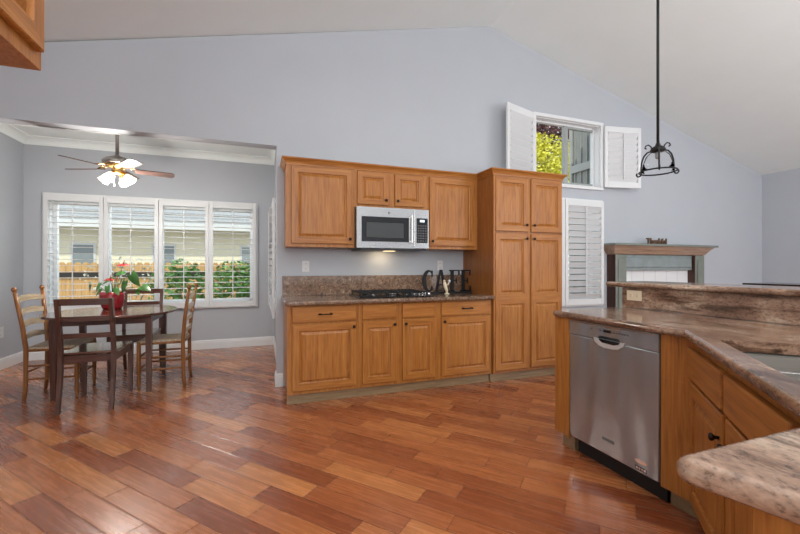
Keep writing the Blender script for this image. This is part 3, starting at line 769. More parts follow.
# local: x along s, y = -t ... (rotation -135: local x -> (-k,-k); local y -> (k,-k) = t direction)
def bowl(x0, x1, y0, y1, dep, name):
    m = MB(); loops = []
    for ins, z in ((0, -.0425), (.004, -.06), (.012, -dep + .03), (.03, -dep + .006), (.06, -dep), ):
        loops.append([m.bm.verts.new((x, y, z)) for x, y in rrect(x0 + ins, x1 - ins, y0 + ins, y1 - ins, max(.02, .032 - ins * .1), 5)])
    for a, c in zip(loops, loops[1:]):
        for i in range(len(a)):
            f = m.bm.faces.new((a[i], a[(i + 1) % len(a)], c[(i + 1) % len(a)], c[i])); f.smooth = True
    m.bm.faces.new(loops[-1])
    o = m.build(name, SINKM, r)
    sm = o.modifiers.new('t', 'SOLIDIFY'); sm.thickness = .0015; sm.offset = 0
    m = MB(); m.lathe([(.042, -dep + .001), (.04, -dep + .004), (.02, -dep + .002), (.004, -dep + .0025)], 20, Matrix.Translation(((x0 + x1) / 2, (y0 + y1) / 2, 0))); m.build('drain', CHROME, o)
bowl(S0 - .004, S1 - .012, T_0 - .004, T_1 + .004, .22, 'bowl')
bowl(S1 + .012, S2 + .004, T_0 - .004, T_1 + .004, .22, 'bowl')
m = MB(); m.box(S1 - .0115, S1 + .0115, T_0 - .002, T_1 + .002, -.058, -.041, .004); m.build('divider', STEEL, r, label='bright steel divider')

# dishwasher
DX = 1.89
r = thing('dishwasher', 'stainless steel dishwasher in the peninsula with a scooped handle', 'dishwasher', (DX, 1.986, 0), -PI / 2)
m = MB(); m.box(.004, .593, .035, .58, .10, .866); m.build('body', DKPL, r)
m = MB(); m.box(0, .597, .0, .034, .115, .775, .006); dr = m.build('door', DWST, r)
m = MB(); m.prism([(0, 0), (0, 0)] and rrect(0, .597, .778, .868, .004, 2), -.002, .034, 'y', holes=[arc(.30, .802, .075, .0) if False else [(.22, .785), (.235, .802), (.365, .802), (.38, .785)]]); cp = m.build('control_panel', DWST, r)
m = MB(); m.prism([(.195, .785), (.205, .765), (.235, .745), (.27, .737), (.33, .737), (.365, .745), (.395, .765), (.405, .785)], -.006, -.0002, 'y', bev=.002, seg=2)
m.build('handle', plain('satin_handle', (.62, .62, .62), .35, .5), r, label='scooped pocket handle')
m = MB(); m.prism([(.235, .784), (.24, .775), (.26, .764), (.34, .762), (.37, .770), (.378, .784)], -.0075, -.0062, 'y'); m.build('handle_recess', GLOSSB, r)
m = MB(); m.box(.265, .315, -.0038, -.0022, .826, .842); m.build('display', GLOSSB, cp)
m = MB()
for i in range(6): m.lathe([(.005, 0), (.005, .0015)], 10, Matrix.Translation((.335 + i * .018, -.0022, .833)) @ Matrix.Rotation(PI / 2, 4, 'X'))
for x in (.18, .245): m.lathe([(.005, 0), (.005, .0015)], 10, Matrix.Translation((x, -.0022, .834)) @ Matrix.Rotation(PI / 2, 4, 'X'))
m.build('buttons', plain('button_dark', (.06, .06, .065), .3), cp)
m = MB(); m.box(.02, .58, -.0026, -.0021, .858, .862); m.build('trim_line', plain('copper_line', (.25, .12, .06), .3, .5), cp)
m = MB(); m.box(.255, .335, -.002, -.0002, .195, .211, .0005); bd = m.build('badge', GLOSSB, dr, label='black name badge')
m = MB(); m.prism([(.50 + .035 * math.cos(a), .175 + .011 * math.sin(a)) for a in [2 * PI * q / 24 for q in range(24)]], -.0016, -.0002, 'y'); m.build('oval_badge', CHROME, dr)
m = MB(); m.box(.468, .535, -.0018, -.0002, .128, .150, .0005); m.build('badge', DKPL, dr, label='dark badge near the lower right corner')
m = MB()
for i in range(4): m.box(.474 + i * .015, .484 + i * .015, -.0024, -.0019, .133, .145)
m.build('badge_letters', CHROME, dr)
m = MB(); m.box(.004, .593, .07, .085, .0, .0995); m.build('toe_panel', BLACK, r)

# end panel + filler + diagonal sink base + near base, as cabinets
r = thing('end_panel', 'oak end panel closing the peninsula beside the dishwasher', 'cabinet', (1.885, 1.992, 0))
m = MB(); m.box(0, .63, .0, .12, .10, .872); m.build('panel', OAK, r); m = MB(); m.box(.06, .62, .005, .11, 0, .0995); m.build('toe_kick', TOEM, r)
# sink base: body is a polygon
r = thing('sink_base_cabinet', 'angled oak sink base cabinet with two doors beside the dishwasher', 'cabinet', (1.90, 1.233, 0))
m = MB(); bodyp = [(1.90, 1.385), (1.90, 1.24), (1.065, .405), (1.065, .25), (1.5, .25), (1.5, .3), (2.515, .95), (2.515, 1.385)]
m.prism([(x - 1.90, y - 1.233) for x, y in bodyp], .10, .655, 'z')
m.prism([(x - 1.90, y - 1.233) for x, y in [(1.90, 1.385), (1.90, 1.24), (1.065, .405), (1.045 + .06, .385), (1.94, 1.20), (1.98, 1.385)]], .6555, .8715, 'z')
m.build('body', OAK, r)
m = MB(); m.prism([(x - 1.90, y - 1.233) for x, y in [(1.965, 1.38), (1.965, 1.21), (1.12, .365), (1.12, .3), (1.2, .3), (2.05, 1.15), (2.05, 1.38)]], 0, .0995, 'z'); m.build('toe_kick', TOEM, r)
def diag(parent, mesh_fn, name, mats):
    m = mesh_fn; o = m.build(name, mats, parent); o.rotation_euler = (0, 0, math.radians(-135)); return o
for a, c, s_ in ((.03, .50, 1), (.53, 1.0, -1)):
    d = diag(r, door_mesh(a, c, .135, .682, -.0215), 'door', [OAK, OAKH]); knob(d, c - .035 if s_ > 0 else a + .035, .59, -.0215)
    m = MB(); m.box(a, c, -.027, -.0015, .70, .838, .006); diag(r, m, 'drawer', OAKH)
r = thing('base_cabinet', 'oak base cabinet under the granite corner nearest the camera', 'cabinet', (.705, -.65, 0), 0)
m = MB(); m.box(0, .355, 0, 1.02, .10, .872); m.build('body', OAK, r); m = MB(); m.box(.06, .39, .01, .95, 0, .0995); m.build('toe_kick', TOEM, r)

# ------------------------------------------------------------------ hanging cabinet at top left
r = thing('high_wall_cabinet', 'high oak wall cabinet hanging at the upper left edge near the camera', 'cabinet', (-.615, .50, 1.81), PI / 2)
m = MB(); m.box(0, .985, FY, .68, 0, .62); m.build('body', OAK, r)
door(r, .01, .475, .045, .60, 0, None); door(r, .49, .958, .045, .60, 0, None)

# ------------------------------------------------------------------ dining set
TX, TY = -1.40, 4.65
r = thing('dining_table', 'dark walnut oval dining table under the ceiling fan', 'table', (TX, TY, 0))
m = MB(); ov = []
for q in range(56):
    a = 2 * PI * q / 56; ex = 2 / 2.25
    ov.append((.545 * math.copysign(abs(math.cos(a)) ** ex, math.cos(a)), .56 * math.copysign(abs(math.sin(a)) ** ex, math.sin(a))))
m.prism(ov, .742, .765, 'z', bev=.008, seg=3)
TABT = wood('table_top_walnut', (.05, .018, .012), (.10, .036, .022), (.15, .06, .038), 'x', rough=.12, coat=.6)
m.build('tabletop', TABT, r)
m = MB(); 
for s_ in (-1, 1):
    m.box(-.35, .35, s_ * .30 - .01, s_ * .30 + .01, .665, .7415); m.box(s_ * .37 - .01, s_ * .37 + .01, -.28, .28, .665, .7415)
m.build('apron', WALNUT, r)
for sx in (-1, 1):
    for sy in (-1, 1):
        m = MB(); x, y = sx * .372, sy * .305; w = .026
        vs = []
        for z, hw in ((0, .018), (.60, .026), (.741, .026)):
            vs.append([m.bm.verts.new((x + a * hw, y + c * hw, z)) for a, c in ((-1, -1), (1, -1), (1, 1), (-1, 1))])
        for A, B in zip(vs, vs[1:]):
            for i in range(4): m.bm.faces.new((A[i], A[(i + 1) % 4], B[(i + 1) % 4], B[i]))
        m.bm.faces.new(vs[0]); m.bm.faces.new(vs[-1]); m.build('leg', WALNUTZ, r)

def dark_chair(label, loc, rz):
    """faces +Y locally: back at y=0, front legs at y=.48"""
    r = thing('walnut_dining_chair', label, 'chair', loc, rz, 'dark walnut chairs at the dining table')
    W2 = .185
    m = MB(); m.prism(smooth_poly([(-.20, .035), (.20, .035), (.205, .495), (-.205, .495)], [.01, .01, .03, .03]), .462, .484, 'z', bev=.006); m.build('seat', TABT, r)
    m = MB()
    m.box(-.17, .17, .47, .488, .40, .4615); m.box(-.17, .17, .018, .034, .40, .4615)
    for s_ in (-1, 1): m.box(s_ * .185 - .009, s_ * .185 + .009, .03, .46, .40, .4615)
    m.build('seat_rail', WALNUT, r)
    for s_ in (-1, 1):
        m = MB(); pts = [(0, -.045, 0), (0, .0, .25), (0, .015, .46), (0, -.005, .65), (0, -.055, .945)]
        vs = []
        for (x, y, z) in pts:
            hw = .015; hd = .019 if z else .016
            vs.append([m.bm.verts.new((s_ * W2 + a * hw, y + c * hd, z)) for a, c in ((-1, -1), (1, -1), (1, 1), (-1, 1))])
        for A, B in zip(vs, vs[1:]):
            for i in range(4): m.bm.faces.new((A[i], A[(i + 1) % 4], B[(i + 1) % 4], B[i]))
        m.bm.faces.new(vs[0]); m.bm.faces.new(vs[-1]); m.build('leg', WALNUTZ, r)
        m = MB(); vs = []
        for z, h in ((0, .014), (.461, .021)):
            vs.append([m.bm.verts.new((s_ * W2 + a * h, .465 + c * h, z)) for a, c in ((-1, -1), (1, -1), (1, 1), (-1, 1))])
        for i in range(4): m.bm.faces.new((vs[0][i], vs[0][(i + 1) % 4], vs[1][(i + 1) % 4], vs[1][i]))
        m.bm.faces.new(vs[0]); m.bm.faces.new(vs[-1]); m.build('leg', WALNUTZ, r)
    for z, h, y in ((.918, .055, -.05), (.775, .042, -.026), (.63, .042, -.003)):
        m = MB(); m.prism([(-.17, y + .006), (-.09, y), (.09, y), (.17, y + .006), (.17, y - .010), (.09, y - .016), (-.09, y - .016), (-.17, y - .010)][::-1], z - h / 2, z + h / 2, 'z'); m.build('back_rail', WALNUT, r)
    return r
c1 = dark_chair('dark walnut chair with its back to the camera, in front of the table', (-1.385, 3.955, 0), 0)
c2 = copy_tree(c1); c2.location = (-1.325, 5.335, 0); c2.rotation_euler = (0, 0, PI)
c2['label'] = 'dark walnut chair on the far window side of the table, behind the plant'

def ladder_chair(label, loc, rz):
    """faces +Y locally, origin under the back posts"""
    r = thing('ladder_back_chair', label, 'chair', loc, rz, 'honey oak ladder back chairs with rush seats')
    for s_ in (-1, 1):
        m = MB(); x = s_ * .185
        m.tube([(x, -.01, 0), (x, 0, .1), (x, .005, .47), (x * 1.09, -.014, .68), (x * 1.24, -.055, .985)], [.015, .018, .019, .018, .015], 10)
        m.ball((x * 1.245, -.058, 1.005), .021, 8, (1, 1, 1.15)); m.build('leg', HONEY, r)
        m = MB(); x = s_ * .198
        m.lathe([(.010, 0), (.016, .02), (.012, .035), (.019, .06), (.018, .12), (.013, .15), (.019, .17), (.019, .43), (.016, .475)], 12, Matrix.Translation((x, .385, 0))); m.build('leg', HONEY, r)
    m = MB()
    m.tube([(-.198, .385, .445), (.198, .385, .445)], .012, 8); m.tube([(-.185, .005, .445), (.185, .005, .445)], .012, 8)
    for s_ in (-1, 1): m.tube([(s_ * .185, .005, .45), (s_ * .198, .385, .45)], .012, 8)
    m.build('seat_frame', HONEY, r)
    m = MB(); 
    a = [(-.185, .0), (.185, .0), (.205, .395), (-.205, .395)]
    m.prism(smooth_poly(a, [.02] * 4), .452, .482, 'z', bev=.012, seg=3); m.build('seat', RUSH, r)
    for z in (.19, .31):
        m = MB(); m.tube([(-.198, .385, z + .01), (0, .385, z + .01), (.198, .385, z + .01)], [.008, .012, .008], 8); m.build('stretcher', HONEY, r)
        for s_ in (-1, 1):
            m = MB(); m.tube([(s_ * .185, .0, z), (s_ * .192, .19, z), (s_ * .198, .385, z)], [.008, .011, .008], 8); m.build('stretcher', HONEY, r)
    m = MB(); m.tube([(-.185, 0, .25), (.185, 0, .25)], .010, 8); m.build('stretcher', HONEY, r)
    for i in range(4):
        z = .565 + i * .115; y0 = -.003 - max(0, z - .5) * .10; hw_ = .172 + max(0, z - .47) * .085
        m = MB(); n = 10; up = []; dn = []
        ring = []
        for q in range(n + 1):
            t = q / n; x = -hw_ + 2 * hw_ * t; b_ = math.sin(PI * t); y = y0 - .018 * b_
            zt = z + .022 + .022 * b_; zb = z - .022 + .010 * b_
            ring.append([m.bm.verts.new(p) for p in ((x, y - .005, zb), (x, y + .005, zb), (x, y + .005, zt), (x, y - .005, zt))])
        for A, B in zip(ring, ring[1:]):
            for j in range(4): m.bm.faces.new((A[j], A[(j + 1) % 4], B[(j + 1) % 4], B[j]))
        m.bm.faces.new(ring[0]); m.bm.faces.new(ring[-1]); m.build('back_slat', SLATX, r, label='pale curved ladder slat')
    return r
SLATX = wood('pale_slat', (.36, .26, .16), (.50, .39, .26), (.62, .52, .38), 'x', rough=.25, coat=.4)
l1 = ladder_chair('ladder back chair with rush seat at the left end of the table', (-2.005, 4.60, 0), -PI / 2)
l2 = copy_tree(l1); l2.location = (-.745, 4.61, 0); l2.rotation_euler = (0, 0, PI / 2)
l2['label'] = 'ladder back chair with rush seat at the right end of the table'

# potted anthurium
r = thing('potted_anthurium', 'red pot with a leafy red flowered anthurium on the dining table', 'plant', (-1.48, 4.85, .765))
m = MB(); m.lathe([(.080, .0008), (.094, .03), (.108, .09), (.114, .15), (.115, .178), (.106, .178), (.103, .165), (.05, .16), (.001, .16)], 32); m.build('pot', RED, r)
m = MB(); m.lathe([(.001, .1605), (.1, .1605), (.1, .164), (.001, .168)], 20); m.build('soil', plain('soil', (.03, .018, .01), .9, noise=.4, scale=60), r)
LEAFM = plain('anthurium_leaf', (.045, .15, .03), .3, noise=.35, scale=14)
PX = Vector((R_ := (.9409, -.3387))[0:2]) if False else Vector((.9409, -.3387))
def pt(px, up, dep=0):   # offset along picture right, height above pot rim, depth away from camera
    return Vector((px * .9409 + dep * .3387, px * -.3387 + dep * .9409, up))
m = MB(); st = MB(); fl = MB()
def heart(mm, base, d, up, L, w):
    d = Vector(d).normalized(); up = Vector(up); x = d.cross(up).normalized(); nn = x.cross(d)
    shape = [(-.18, .22), (-.22, .38), (-.05, .52), (.2, .55), (.5, .42), (.8, .17), (1, 0)]
    c = mm.bm.verts.new(base); mid = [mm.bm.verts.new(Vector(base) + d * L * t - nn * L * .25 * t * t) for t in (.25, .5, .75)]
    tip = mm.bm.verts.new(Vector(base) + d * L - nn * L * .25)
    for sg in (-1, 1):
        vs = [mm.bm.verts.new(Vector(base) + d * L * a + x * w * sg * bb - nn * L * (.25 * max(0, a) ** 2 + .12 * bb)) for a, bb in shape[:-1]]
        f = [(c, vs[0], vs[1]), (c, vs[1], vs[2]), (c, vs[2], vs[3], mid[0]), (mid[0], vs[3], vs[4], mid[1]), (mid[1], vs[4], vs[5], mid[2]), (mid[2], vs[5], tip)]
        for q in f:
            fa = mm.bm.faces.new(q); fa.smooth = True
specs = [(-.10, .27, -.05, .10, (-.4, -.9)), (.20, .36, 0, .15, (.5, -.8)), (.17, .29, -.06, .13, (-.3, -.9)), (.30, .24, .02, .13, (1, -.25)), (.02, .24, -.1, .08, (.2, -1)),
         (-.04, .33, .05, .12, (-.8, -.5)), (.10, .22, -.09, .08, (.5, -.7)), (-.13, .20, 0, .08, (-.5, -.8)), (.0, .38, .08, .09, (.7, .1)), (-.07, .215, -.08, .07, (-.2, -.8)), (.06, .30, .08, .1, (-.2, -.7)), (-.24, .25, .0, .08, (-.35, -1)), (.24, .20, .03, .07, (.4, -.6))]
for px, up, dp, L, dd in specs:
    p = pt(px, up, dp); d = pt(dd[0], dd[1], random.uniform(-.5, .2)); n_ = pt(random.uniform(-.4, .4), .75, -.75)
    heart(m, p, d, n_, L, L * .62); st.tube([pt(px * .15, .16, dp * .2), pt(px * .5, .16 + (up - .16) * .75, dp * .6), p], .003, 6)
for px, up, dx, L in ((.13, .47, 1, .11), (-.01, .315, 1, .09), (.06, .30, -1, .05)):
    p = pt(px, up, -.02); st.tube([pt(px * .2, .16), pt(px * .6, .16 + (up - .16) * .6), p], .0028, 6)
    heart(fl, p - pt(.04, 0), pt(dx, .12, 0), pt(.1, .9, -.5), L, L * .45); fl.tube([p, p + pt(.012, .045)], [.005, .003], 6)
m.build('leaves', LEAFM, r); st.build('stems', plain('leaf_stem', (.10, .16, .05), .5), r); fl.build('flowers', plain('red_spathe', (.38, .02, .025), .3), r)

# ------------------------------------------------------------------ ceiling fan
FXc, FYc, FZ = -1.38, 4.66, 2.255
t_fan = thing('ceiling_fan', 'brass ceiling fan with dark blades and lit glass shades', 'ceiling fan', (FXc, FYc, FZ))
r = t_fan
FANW = wood('fan_blade_wood', (.045, .025, .02), (.085, .045, .035), (.13, .075, .055), 'x', rough=.3)
PEW = steel('pewter', (.34, .31, .29), .35, 'z')
m = MB(); m.tube([(0, 0, .06), (0, 0, .565)], .016, 12); m.build('downrod', PEW, r)
m = MB(); m.lathe([(.03, .555), (.065, .58), (.07, .62), (.07, .6345)], 20); m.build('canopy', PEW, r)
m = MB(); m.lathe([(.02, .095), (.035, .075), (.08, .065), (.115, .045), (.13, .02), (.125, .0), (.09, -.01), (.05, -.012)], 28); m.build('motor_housing', PEW, r)
m = MB(); m.lathe([(.095, -.013), (.10, -.025), (.075, -.04), (.05, -.05), (.045, -.075), (.055, -.09), (.04, -.105), (.01, -.112)], 24); m.build('light_kit', BRASS, r)
SHADE = plain('frosted_lit_glass', (.95, .93, .88), .35, emis=(1, .90, .74), estr=1.6)
for i in range(5):
    a = math.radians(16 + 72 * i)
    R = Matrix.Rotation(a, 4, 'Z')
    m = MB(); m.beam((.08, 0, -.02), (.20, 0, -.044), .022, .006, .002); m.tube([(.11, .0, -.026), (.14, .034, -.034), (.18, .02, -.044)], .004, 6); m.tube([(.11, -.0, -.026), (.14, -.034, -.034), (.18, -.02, -.044)], .004, 6)
    bk = m.build('blade_bracket', BRASS, r); bk.rotation_euler = (0, 0, a)
    m = MB(); Mx = Matrix.Rotation(math.radians(-12), 4, 'X')
    m.prism(smooth_poly([(.15, -.050), (.505, -.062), (.505, .062), (.15, .050)], [.02, .05, .05, .02], 6), -.0035, .0035, 'z')
    bmesh.ops.transform(m.bm, matrix=Matrix.Translation((0, 0, -.052)) @ Mx, verts=m.bm.verts)
    bl = m.build('blade', FANW, r); bl.rotation_euler = (0, 0, a)
for i in range(4):
    a = math.radians(-15 + 90 * i); tilt = math.radians(42)
    M = Matrix.Rotation(a, 4, 'Z') @ Matrix.Translation((.055, 0, -.085)) @ Matrix.Rotation(-tilt, 4, 'Y') @ Matrix.Rotation(PI, 4, 'X')
    m = MB(); m.lathe([(.012, .0), (.014, .03), (.024, .04), (.024, .055)], 14, M); m.build('lamp_arm', BRASS, r)
    m = MB(); m.lathe([(.024, .045), (.034, .06), (.042, .085), (.047, .11), (.053, .122), (.051, .122), (.040, .085), (.03, .06), (.02, .047)], 20, M); m.build('glass_shade', SHADE, r, label='lit frosted glass shade')
for sx, L in ((-.02, .11), (.025, .085)):
    m = MB(); m.tube([(sx, -.02, -.10), (sx, -.02, -.10 - L)], .0016, 6); m.lathe([(.001, -.012), (.007, -.006), (.006, .004), (.001, .008)], 10, Matrix.Translation((sx, -.02, -.105 - L))); m.build('pull_chain', CHROME, r)
light('fan_bulb', 'POINT', (FXc, FYc, FZ - .28), (0, 0, 0), 56, (1, .95, .88), .10)

# ------------------------------------------------------------------ pendant over the bar
PXc, PYc = 2.90, 2.137
r = thing('pendant_lantern', 'black wrought iron pendant lantern hanging on a long rod above the bar', 'pendant lamp', (PXc, PYc, 1.95))
m = MB(); m.tube([(0, 0, .20), (0, 0, 2.13)], .010, 10); m.build('rod', BLACK, r)
m = MB(); m.lathe([(.01, 2.09), (.06, 2.11), (.065, 2.128)], 20); m.build('canopy', BLACK, r)
m = MB(); m.lathe([(.012, .225), (.02, .20), (.045, .185), (.055, .165), (.05, .155), (.02, .15)], 20); m.build('cap', BLACK, r)
m = MB(); m.tube([(.125 * math.cos(a), .125 * math.sin(a), 0) for a in [2 * PI * q / 32 for q in range(33)]], .006, 8); m.build('ring', BLACK, r)
for i in range(3):
    a = math.radians(-20 + 120 * i)
    m = MB(); pts = [(.045, .17), (.08, .165), (.105, .14), (.12, .10), (.125, .05), (.125, 0), (.135, -.012), (.152, -.012), (.162, .002), (.158, .018)]
    m.tube([(x * math.cos(a), x * math.sin(a), z) for x, z in pts], .006, 8)
    sc = [(.045, .175), (.05, .205), (.07, .225), (.09, .222), (.097, .205), (.085, .197)]
    m.tube([(x * math.cos(a), x * math.sin(a), z) for x, z in sc], .005, 8); m.build('scroll_arm', BLACK, r)
m = MB(); m.lathe([(.018, .15), (.018, .11), (.014, .10)], 14); m.build('socket', plain('grey_socket', (.25, .25, .25), .4), r)
m = MB(); m.lathe([(.05, .15), (.08, .12), (.10, .06), (.108, .005), (.106, .005), (.098, .06), (.078, .118), (.048, .148)], 28, close=False); m.build('glass_bell', glassy('clear_glass', (.99, .99, .99), .03), r)

# ------------------------------------------------------------------ fireplace with mantel
GREYW = plain('grey_green_paint', (.17, .19, .16), .25, noise=.12, scale=5, coat=.4)
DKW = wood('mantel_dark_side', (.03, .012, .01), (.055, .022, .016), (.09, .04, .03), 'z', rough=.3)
MTOP = wood('mantel_brown_reflection', (.20, .12, .08), (.36, .24, .17), (.46, .34, .26), 'x', rough=.18)  # brown of a reflection put into the cornice colour
MX0, MX1 = 4.53, 6.32
r = thing('fireplace_mantel', 'dark grey fireplace mantel with deep crown shelf against the back wall', 'fireplace', (MX0, YW, 0))
w = MX1 - MX0
m = MB(); m.box(-.115, w + .16, -.24, -.002, 1.50, 1.53, .004); m.build('shelf', GREYW, r)
m = MB(); rg = []
for ins, z in ((0, 1.38), (.02, 1.39), (.04, 1.42), (.08, 1.47), (.11, 1.4995)):
    rg.append([m.bm.verts.new(p) for p in ((-ins, -.002, z), (-ins, -.12 - ins * .9, z), (w + ins, -.12 - ins * .9, z), (w + ins, -.002, z))])
for A, B in zip(rg, rg[1:]):
    for i in range(3): m.bm.faces.new((A[i], A[i + 1], B[i + 1], B[i]))
m.bm.faces.new(rg[0]); m.bm.faces.new(rg[-1]); m.build('cornice', MTOP, r, label='cornice painted with a brown reflection under the shelf')
for x in (0, w - .20):
    m = MB(); m.box(x, x + .20, -.14, -.002, 0, 1.3795, .004); p_ = m.build('pilaster', GREYW, r)
    m = MB(); m.box(x + .045, x + .155, -.152, -.1405, .12, 1.32, .008); m.build('raised_panel', GREYW, p_)
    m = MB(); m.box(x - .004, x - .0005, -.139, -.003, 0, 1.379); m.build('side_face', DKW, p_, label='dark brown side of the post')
m = MB(); m.box(.201, w - .201, -.09, -.002, 1.16, 1.379, .004); m.box(.22, w - .22, -.105, -.0905, 1.20, 1.34, .01); m.build('frieze', plain('frieze_grey_blue', (.22, .26, .26), .15, noise=.1, coat=.5), r)
m = MB(); TILE = plain('white_tile', (.74, .75, .76), .2, noise=.01); m.box(.201, w - .201, -.03, -.002, 0, 1.159); m.mi = 1
n_t = 6; 
for i in range(n_t + 1):
    x = .201 + (w - .402) * i / n_t; m.box(max(.2015, x - .002), min(w - .2015, x + .002), -.0308, -.0301, 0.8, 1.158)
m.box(.202, w - .202, -.0308, -.0301, .90, .903)
m.build('tile_surround', [TILE, plain('grout', (.35, .36, .38), .7)], r)
m = MB(); m.box(.42, w - .42, -.036, -.0311, .12, .78); m.build('firebox', GLOSSB, r)
# decorative word on the mantel
o = text_mesh('Thankful', .115, .008, 'mantel_word_sign', plain('carved_brown', (.09, .045, .02), .5), None, (5.27, 3.90, 1.5675), (PI / 2, 0, 0), .004)
tag(o, 'small brown cut out word sign standing on the fireplace mantel', 'sign')

# black topped table beyond the bar
r = thing('console_table', 'long low-lying dark table edge visible beyond the raised bar', 'table', (5.05, 1.55, 0))
m = MB(); m.box(0, .5, -1.3, 1.20, .99, 1.03, .004); m.build('table_top', GLOSSB, r)
for x in (.05, .45):
    for y in (-1.25, 1.1): m = MB(); m.box(x - .02, x + .02, y - .02, y + .02, 0, .9895); m.build('leg', BLACK, r)

# ------------------------------------------------------------------ outdoors
m = MB(); m.box(-30, 40, 6.8, 60, -.5, -.35); o = m.build('ground', plain('dry_yard', (.36, .31, .24), .9, noise=.3, scale=3)); struct(o)
CEDAR = wood('cedar_fence', (.38, .20, .075), (.56, .33, .135), (.68, .45, .21), 'z', rough=.8, coat=0)
r = thing('wooden_fence', 'cedar board fence with scalloped tops outside the nook window', 'fence', (-6.5, 10.2, -.35))
m = MB()
x = 0
while x < 10.0:
    h = 1.66
    m.prism([(x, 0), (x + .135, 0), (x + .135, h - .05), (x + .10, h), (x + .035, h), (x, h - .05)], 0, .018, 'y'); x += .142
m.build('pickets', CEDAR, r)
m = MB(); m.box(0, 10.1, -.05, -.001, 1.34, 1.44); m.build('rail_shadow_strip', plain('painted_gap_shadow', (.03, .026, .024), .8), r); m = MB(); m.box(0, 10.1, -.05, -.001, .3, .39); m.build('rail_shadow_strip', CEDAR, r)  # upper dark strip paints in the shadowed gap below the picket tops
# neighbour's house
STUC = plain('cream_siding', (.84, .80, .64), .8, noise=.04); ROOFM = plain('pale_shingles', (.38, .38, .39), .8, noise=.15, scale=14)
r = thing('neighbor_house', 'cream neighbor house with pale grey roof behind the fence', 'house', (-8.0, 14.5, -.35))
m = MB(); m.box(0, 12, 0, 6, 0, 2.9); m.build('walls', STUC, r)
m = MB(); m.prism([(-.6, 2.82), (3.2, 4.45), (7.0, 2.82), (7.0, 2.95), (3.2, 4.6), (-.6, 2.95)], -.5, 12.5, 'x')
for i in range(9):
    y = -.5 + i * .42; z = 2.98 + (y + .6) * .43; m.box(-.5, 12.5, y, y + .04, z - .04, z + .015)
m.build('roof', ROOFM, r)
m = MB(); m.box(-.5, 12.5, -.62, -.58, 2.75, 2.96); m.build('fascia', TRIM, r)
DW_ = plain('dim_window', (.24, .28, .30), .2)
for x, ww in ((2.5, .65), (4.65, .7), (7.3, .5)):
    m = MB(); m.box(x, x + ww, -.03, -.001, 1.35, 2.3); f = m.build('window_frame', TRIM, r); m = MB(); m.box(x + .06, x + ww - .06, -.04, -.031, 1.41, 2.24); m.build('pane', DW_, f)
def foliage(m, c, rad, n, L, seed, shell=.45):
    rnd = random.Random(seed)
    for _ in range(n):
        while True:
            v = Vector((rnd.uniform(-1, 1), rnd.uniform(-1, 1), rnd.uniform(-1, 1)))
            if shell < v.length < 1: break
        p = Vector(c) + Vector((v.x * rad[0], v.y * rad[1], v.z * rad[2]))
        d = Vector((rnd.uniform(-1, 1), rnd.uniform(-1, 1), rnd.uniform(-.8, .5)))
        nn = Vector((rnd.uniform(-1, 1), rnd.uniform(-1, 1), rnd.uniform(0, 1)))
        l_ = L * rnd.uniform(.6, 1.3); m.leaf(p, d, nn, l_, l_ * .6)
def shrub(name, label, loc, blobs, L, mat, group=None, seed=1):
    r = thing(name, label, 'shrub', loc, 0, group)
    m = MB()
    for i, (c, rad, n) in enumerate(blobs): foliage(m, c, rad, n, L, seed * 31 + i, .15)
    m.build('foliage', mat, r)
    m = MB(); rnd = random.Random(seed)
    for i, (c, rad, n) in enumerate(blobs):
        for q in range(5):
            e = Vector(c) + Vector((rnd.uniform(-.8, .8) * rad[0], rnd.uniform(-.8, .8) * rad[1], rnd.uniform(-.2, .9) * rad[2]))
            m.tube([(rnd.uniform(-.06, .06), rnd.uniform(-.06, .06), 0), Vector((e.x * .4, e.y * .4, e.z * .5)), e], [.018, .012, .004], 5)
    m.build('stem', BARK, r); return r
BARK = plain('bark', (.16, .11, .08), .9, noise=.3, scale=20)
GREEN = plain('shrub_leaf', (.10, .22, .05), .6, noise=.4, scale=5); PALE = plain('pale_shrub_leaf', (.42, .42, .34), .7, noise=.3, scale=5)
shrub('garden_shrub', 'green leafy shrub outside the third shutter panel', (-1.38, 7.8, -.35), [((0, 0, 1.15), (.52, .3, .55), 700), ((-.15, 0, .7), (.36, .3, .4), 260)], .10, GREEN, 'shrubs outside the nook window', 2)
shrub('garden_shrub', 'dense green shrub outside the rightmost shutter panel', (-.55, 8.7, -.35), [((0, 0, 1.05), (.5, .3, .65), 1000), ((.3, 0, 1.3), (.3, .3, .4), 350)], .10, GREEN, 'shrubs outside the nook window', 3)
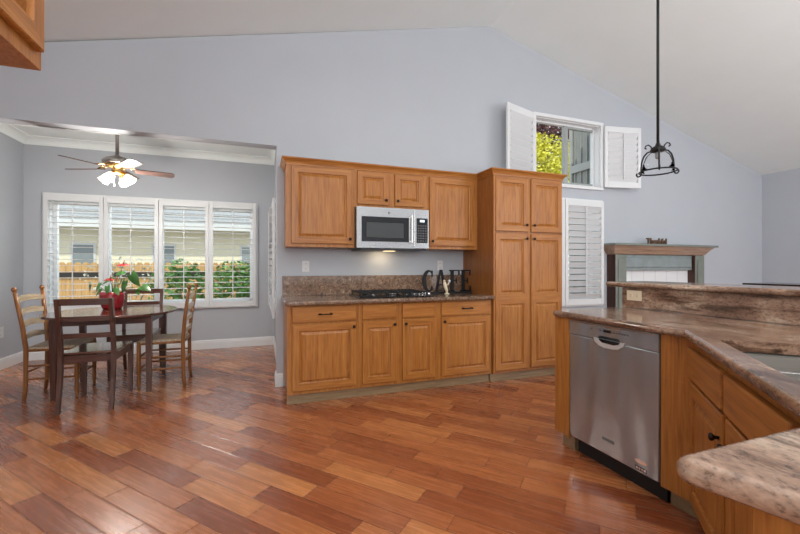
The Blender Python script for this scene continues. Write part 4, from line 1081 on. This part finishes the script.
shrub('bare_shrub', 'pale sparse shrub outside the second shutter panel', (-2.35, 8.3, -.35), [((0, 0, 1.35), (.7, .3, .4), 200), ((.2, 0, .8), (.5, .3, .5), 160)], .07, PALE, None, 4)
YG = plain('yellow_green_leaf', (.66, .62, .07), .5, noise=.35, scale=2.5); PUR = plain('purple_leaf', (.17, .075, .075), .6, noise=.3, scale=4)
r = thing('leafy_tree', 'yellow green tree seen through the high window', 'tree', (9.0, 10.6, -.4))
m = MB(); foliage(m, (-.2, 0, 4.15), (2.3, 1.5, 1.9), 9000, .13, 11, .3); foliage(m, (-1.0, 0, 5.0), (1.0, 1.0, 1.15), 2200, .13, 13, .2); foliage(m, (1.2, 0, 4.9), (1.0, 1.0, .95), 2000, .13, 14, .2); foliage(m, (.5, -.2, 3.0), (1.6, 1.2, 1.0), 1600, .13, 12, .2); m.build('crown', YG, r)
m = MB(); m.tube([(0, 0, 0), (.1, 0, 2), (0, .1, 4.2), (.2, 0, 6)], [.16, .13, .09, .03], 10); m.build('trunk', BARK, r)
r = thing('purple_leaf_tree', 'dark purple tree top behind the yellow green tree', 'tree', (11.2, 14.2, -.4))
m = MB(); foliage(m, (0, 0, 8.2), (3.0, 1.5, 1.8), 9000, .17, 21, .2); m.build('crown', PUR, r)
m = MB(); m.tube([(0, 0, 0), (.1, 0, 4), (0, .1, 7)], [.2, .15, .06], 10); m.build('trunk', BARK, r)
# chimney chase outside the high window
SIDE = plain('grey_board_siding', (.33, .33, .31), .7, noise=.08, scale=4)
r = thing('chimney_chase', 'grey board and batten chimney chase outside the high window', 'chimney', (4.73, YW + TH + .01, -.4))
m = MB(); m.box(.02, 1.5, 0, .72, 0, 6.2)
for i in range(6): m.box(.0, .02, .03 + i * .12, .055 + i * .12, 0, 6.2)
m.build('siding', SIDE, r)
m = MB(); m.box(-.03, .06, .68, .73, 0, 6.2); m.box(-.03, 0, 0, .68, 2.86 + .25, 2.98 + .25); m.build('corner_trim', plain('siding_trim_grey', (.40, .40, .38), .6), r)
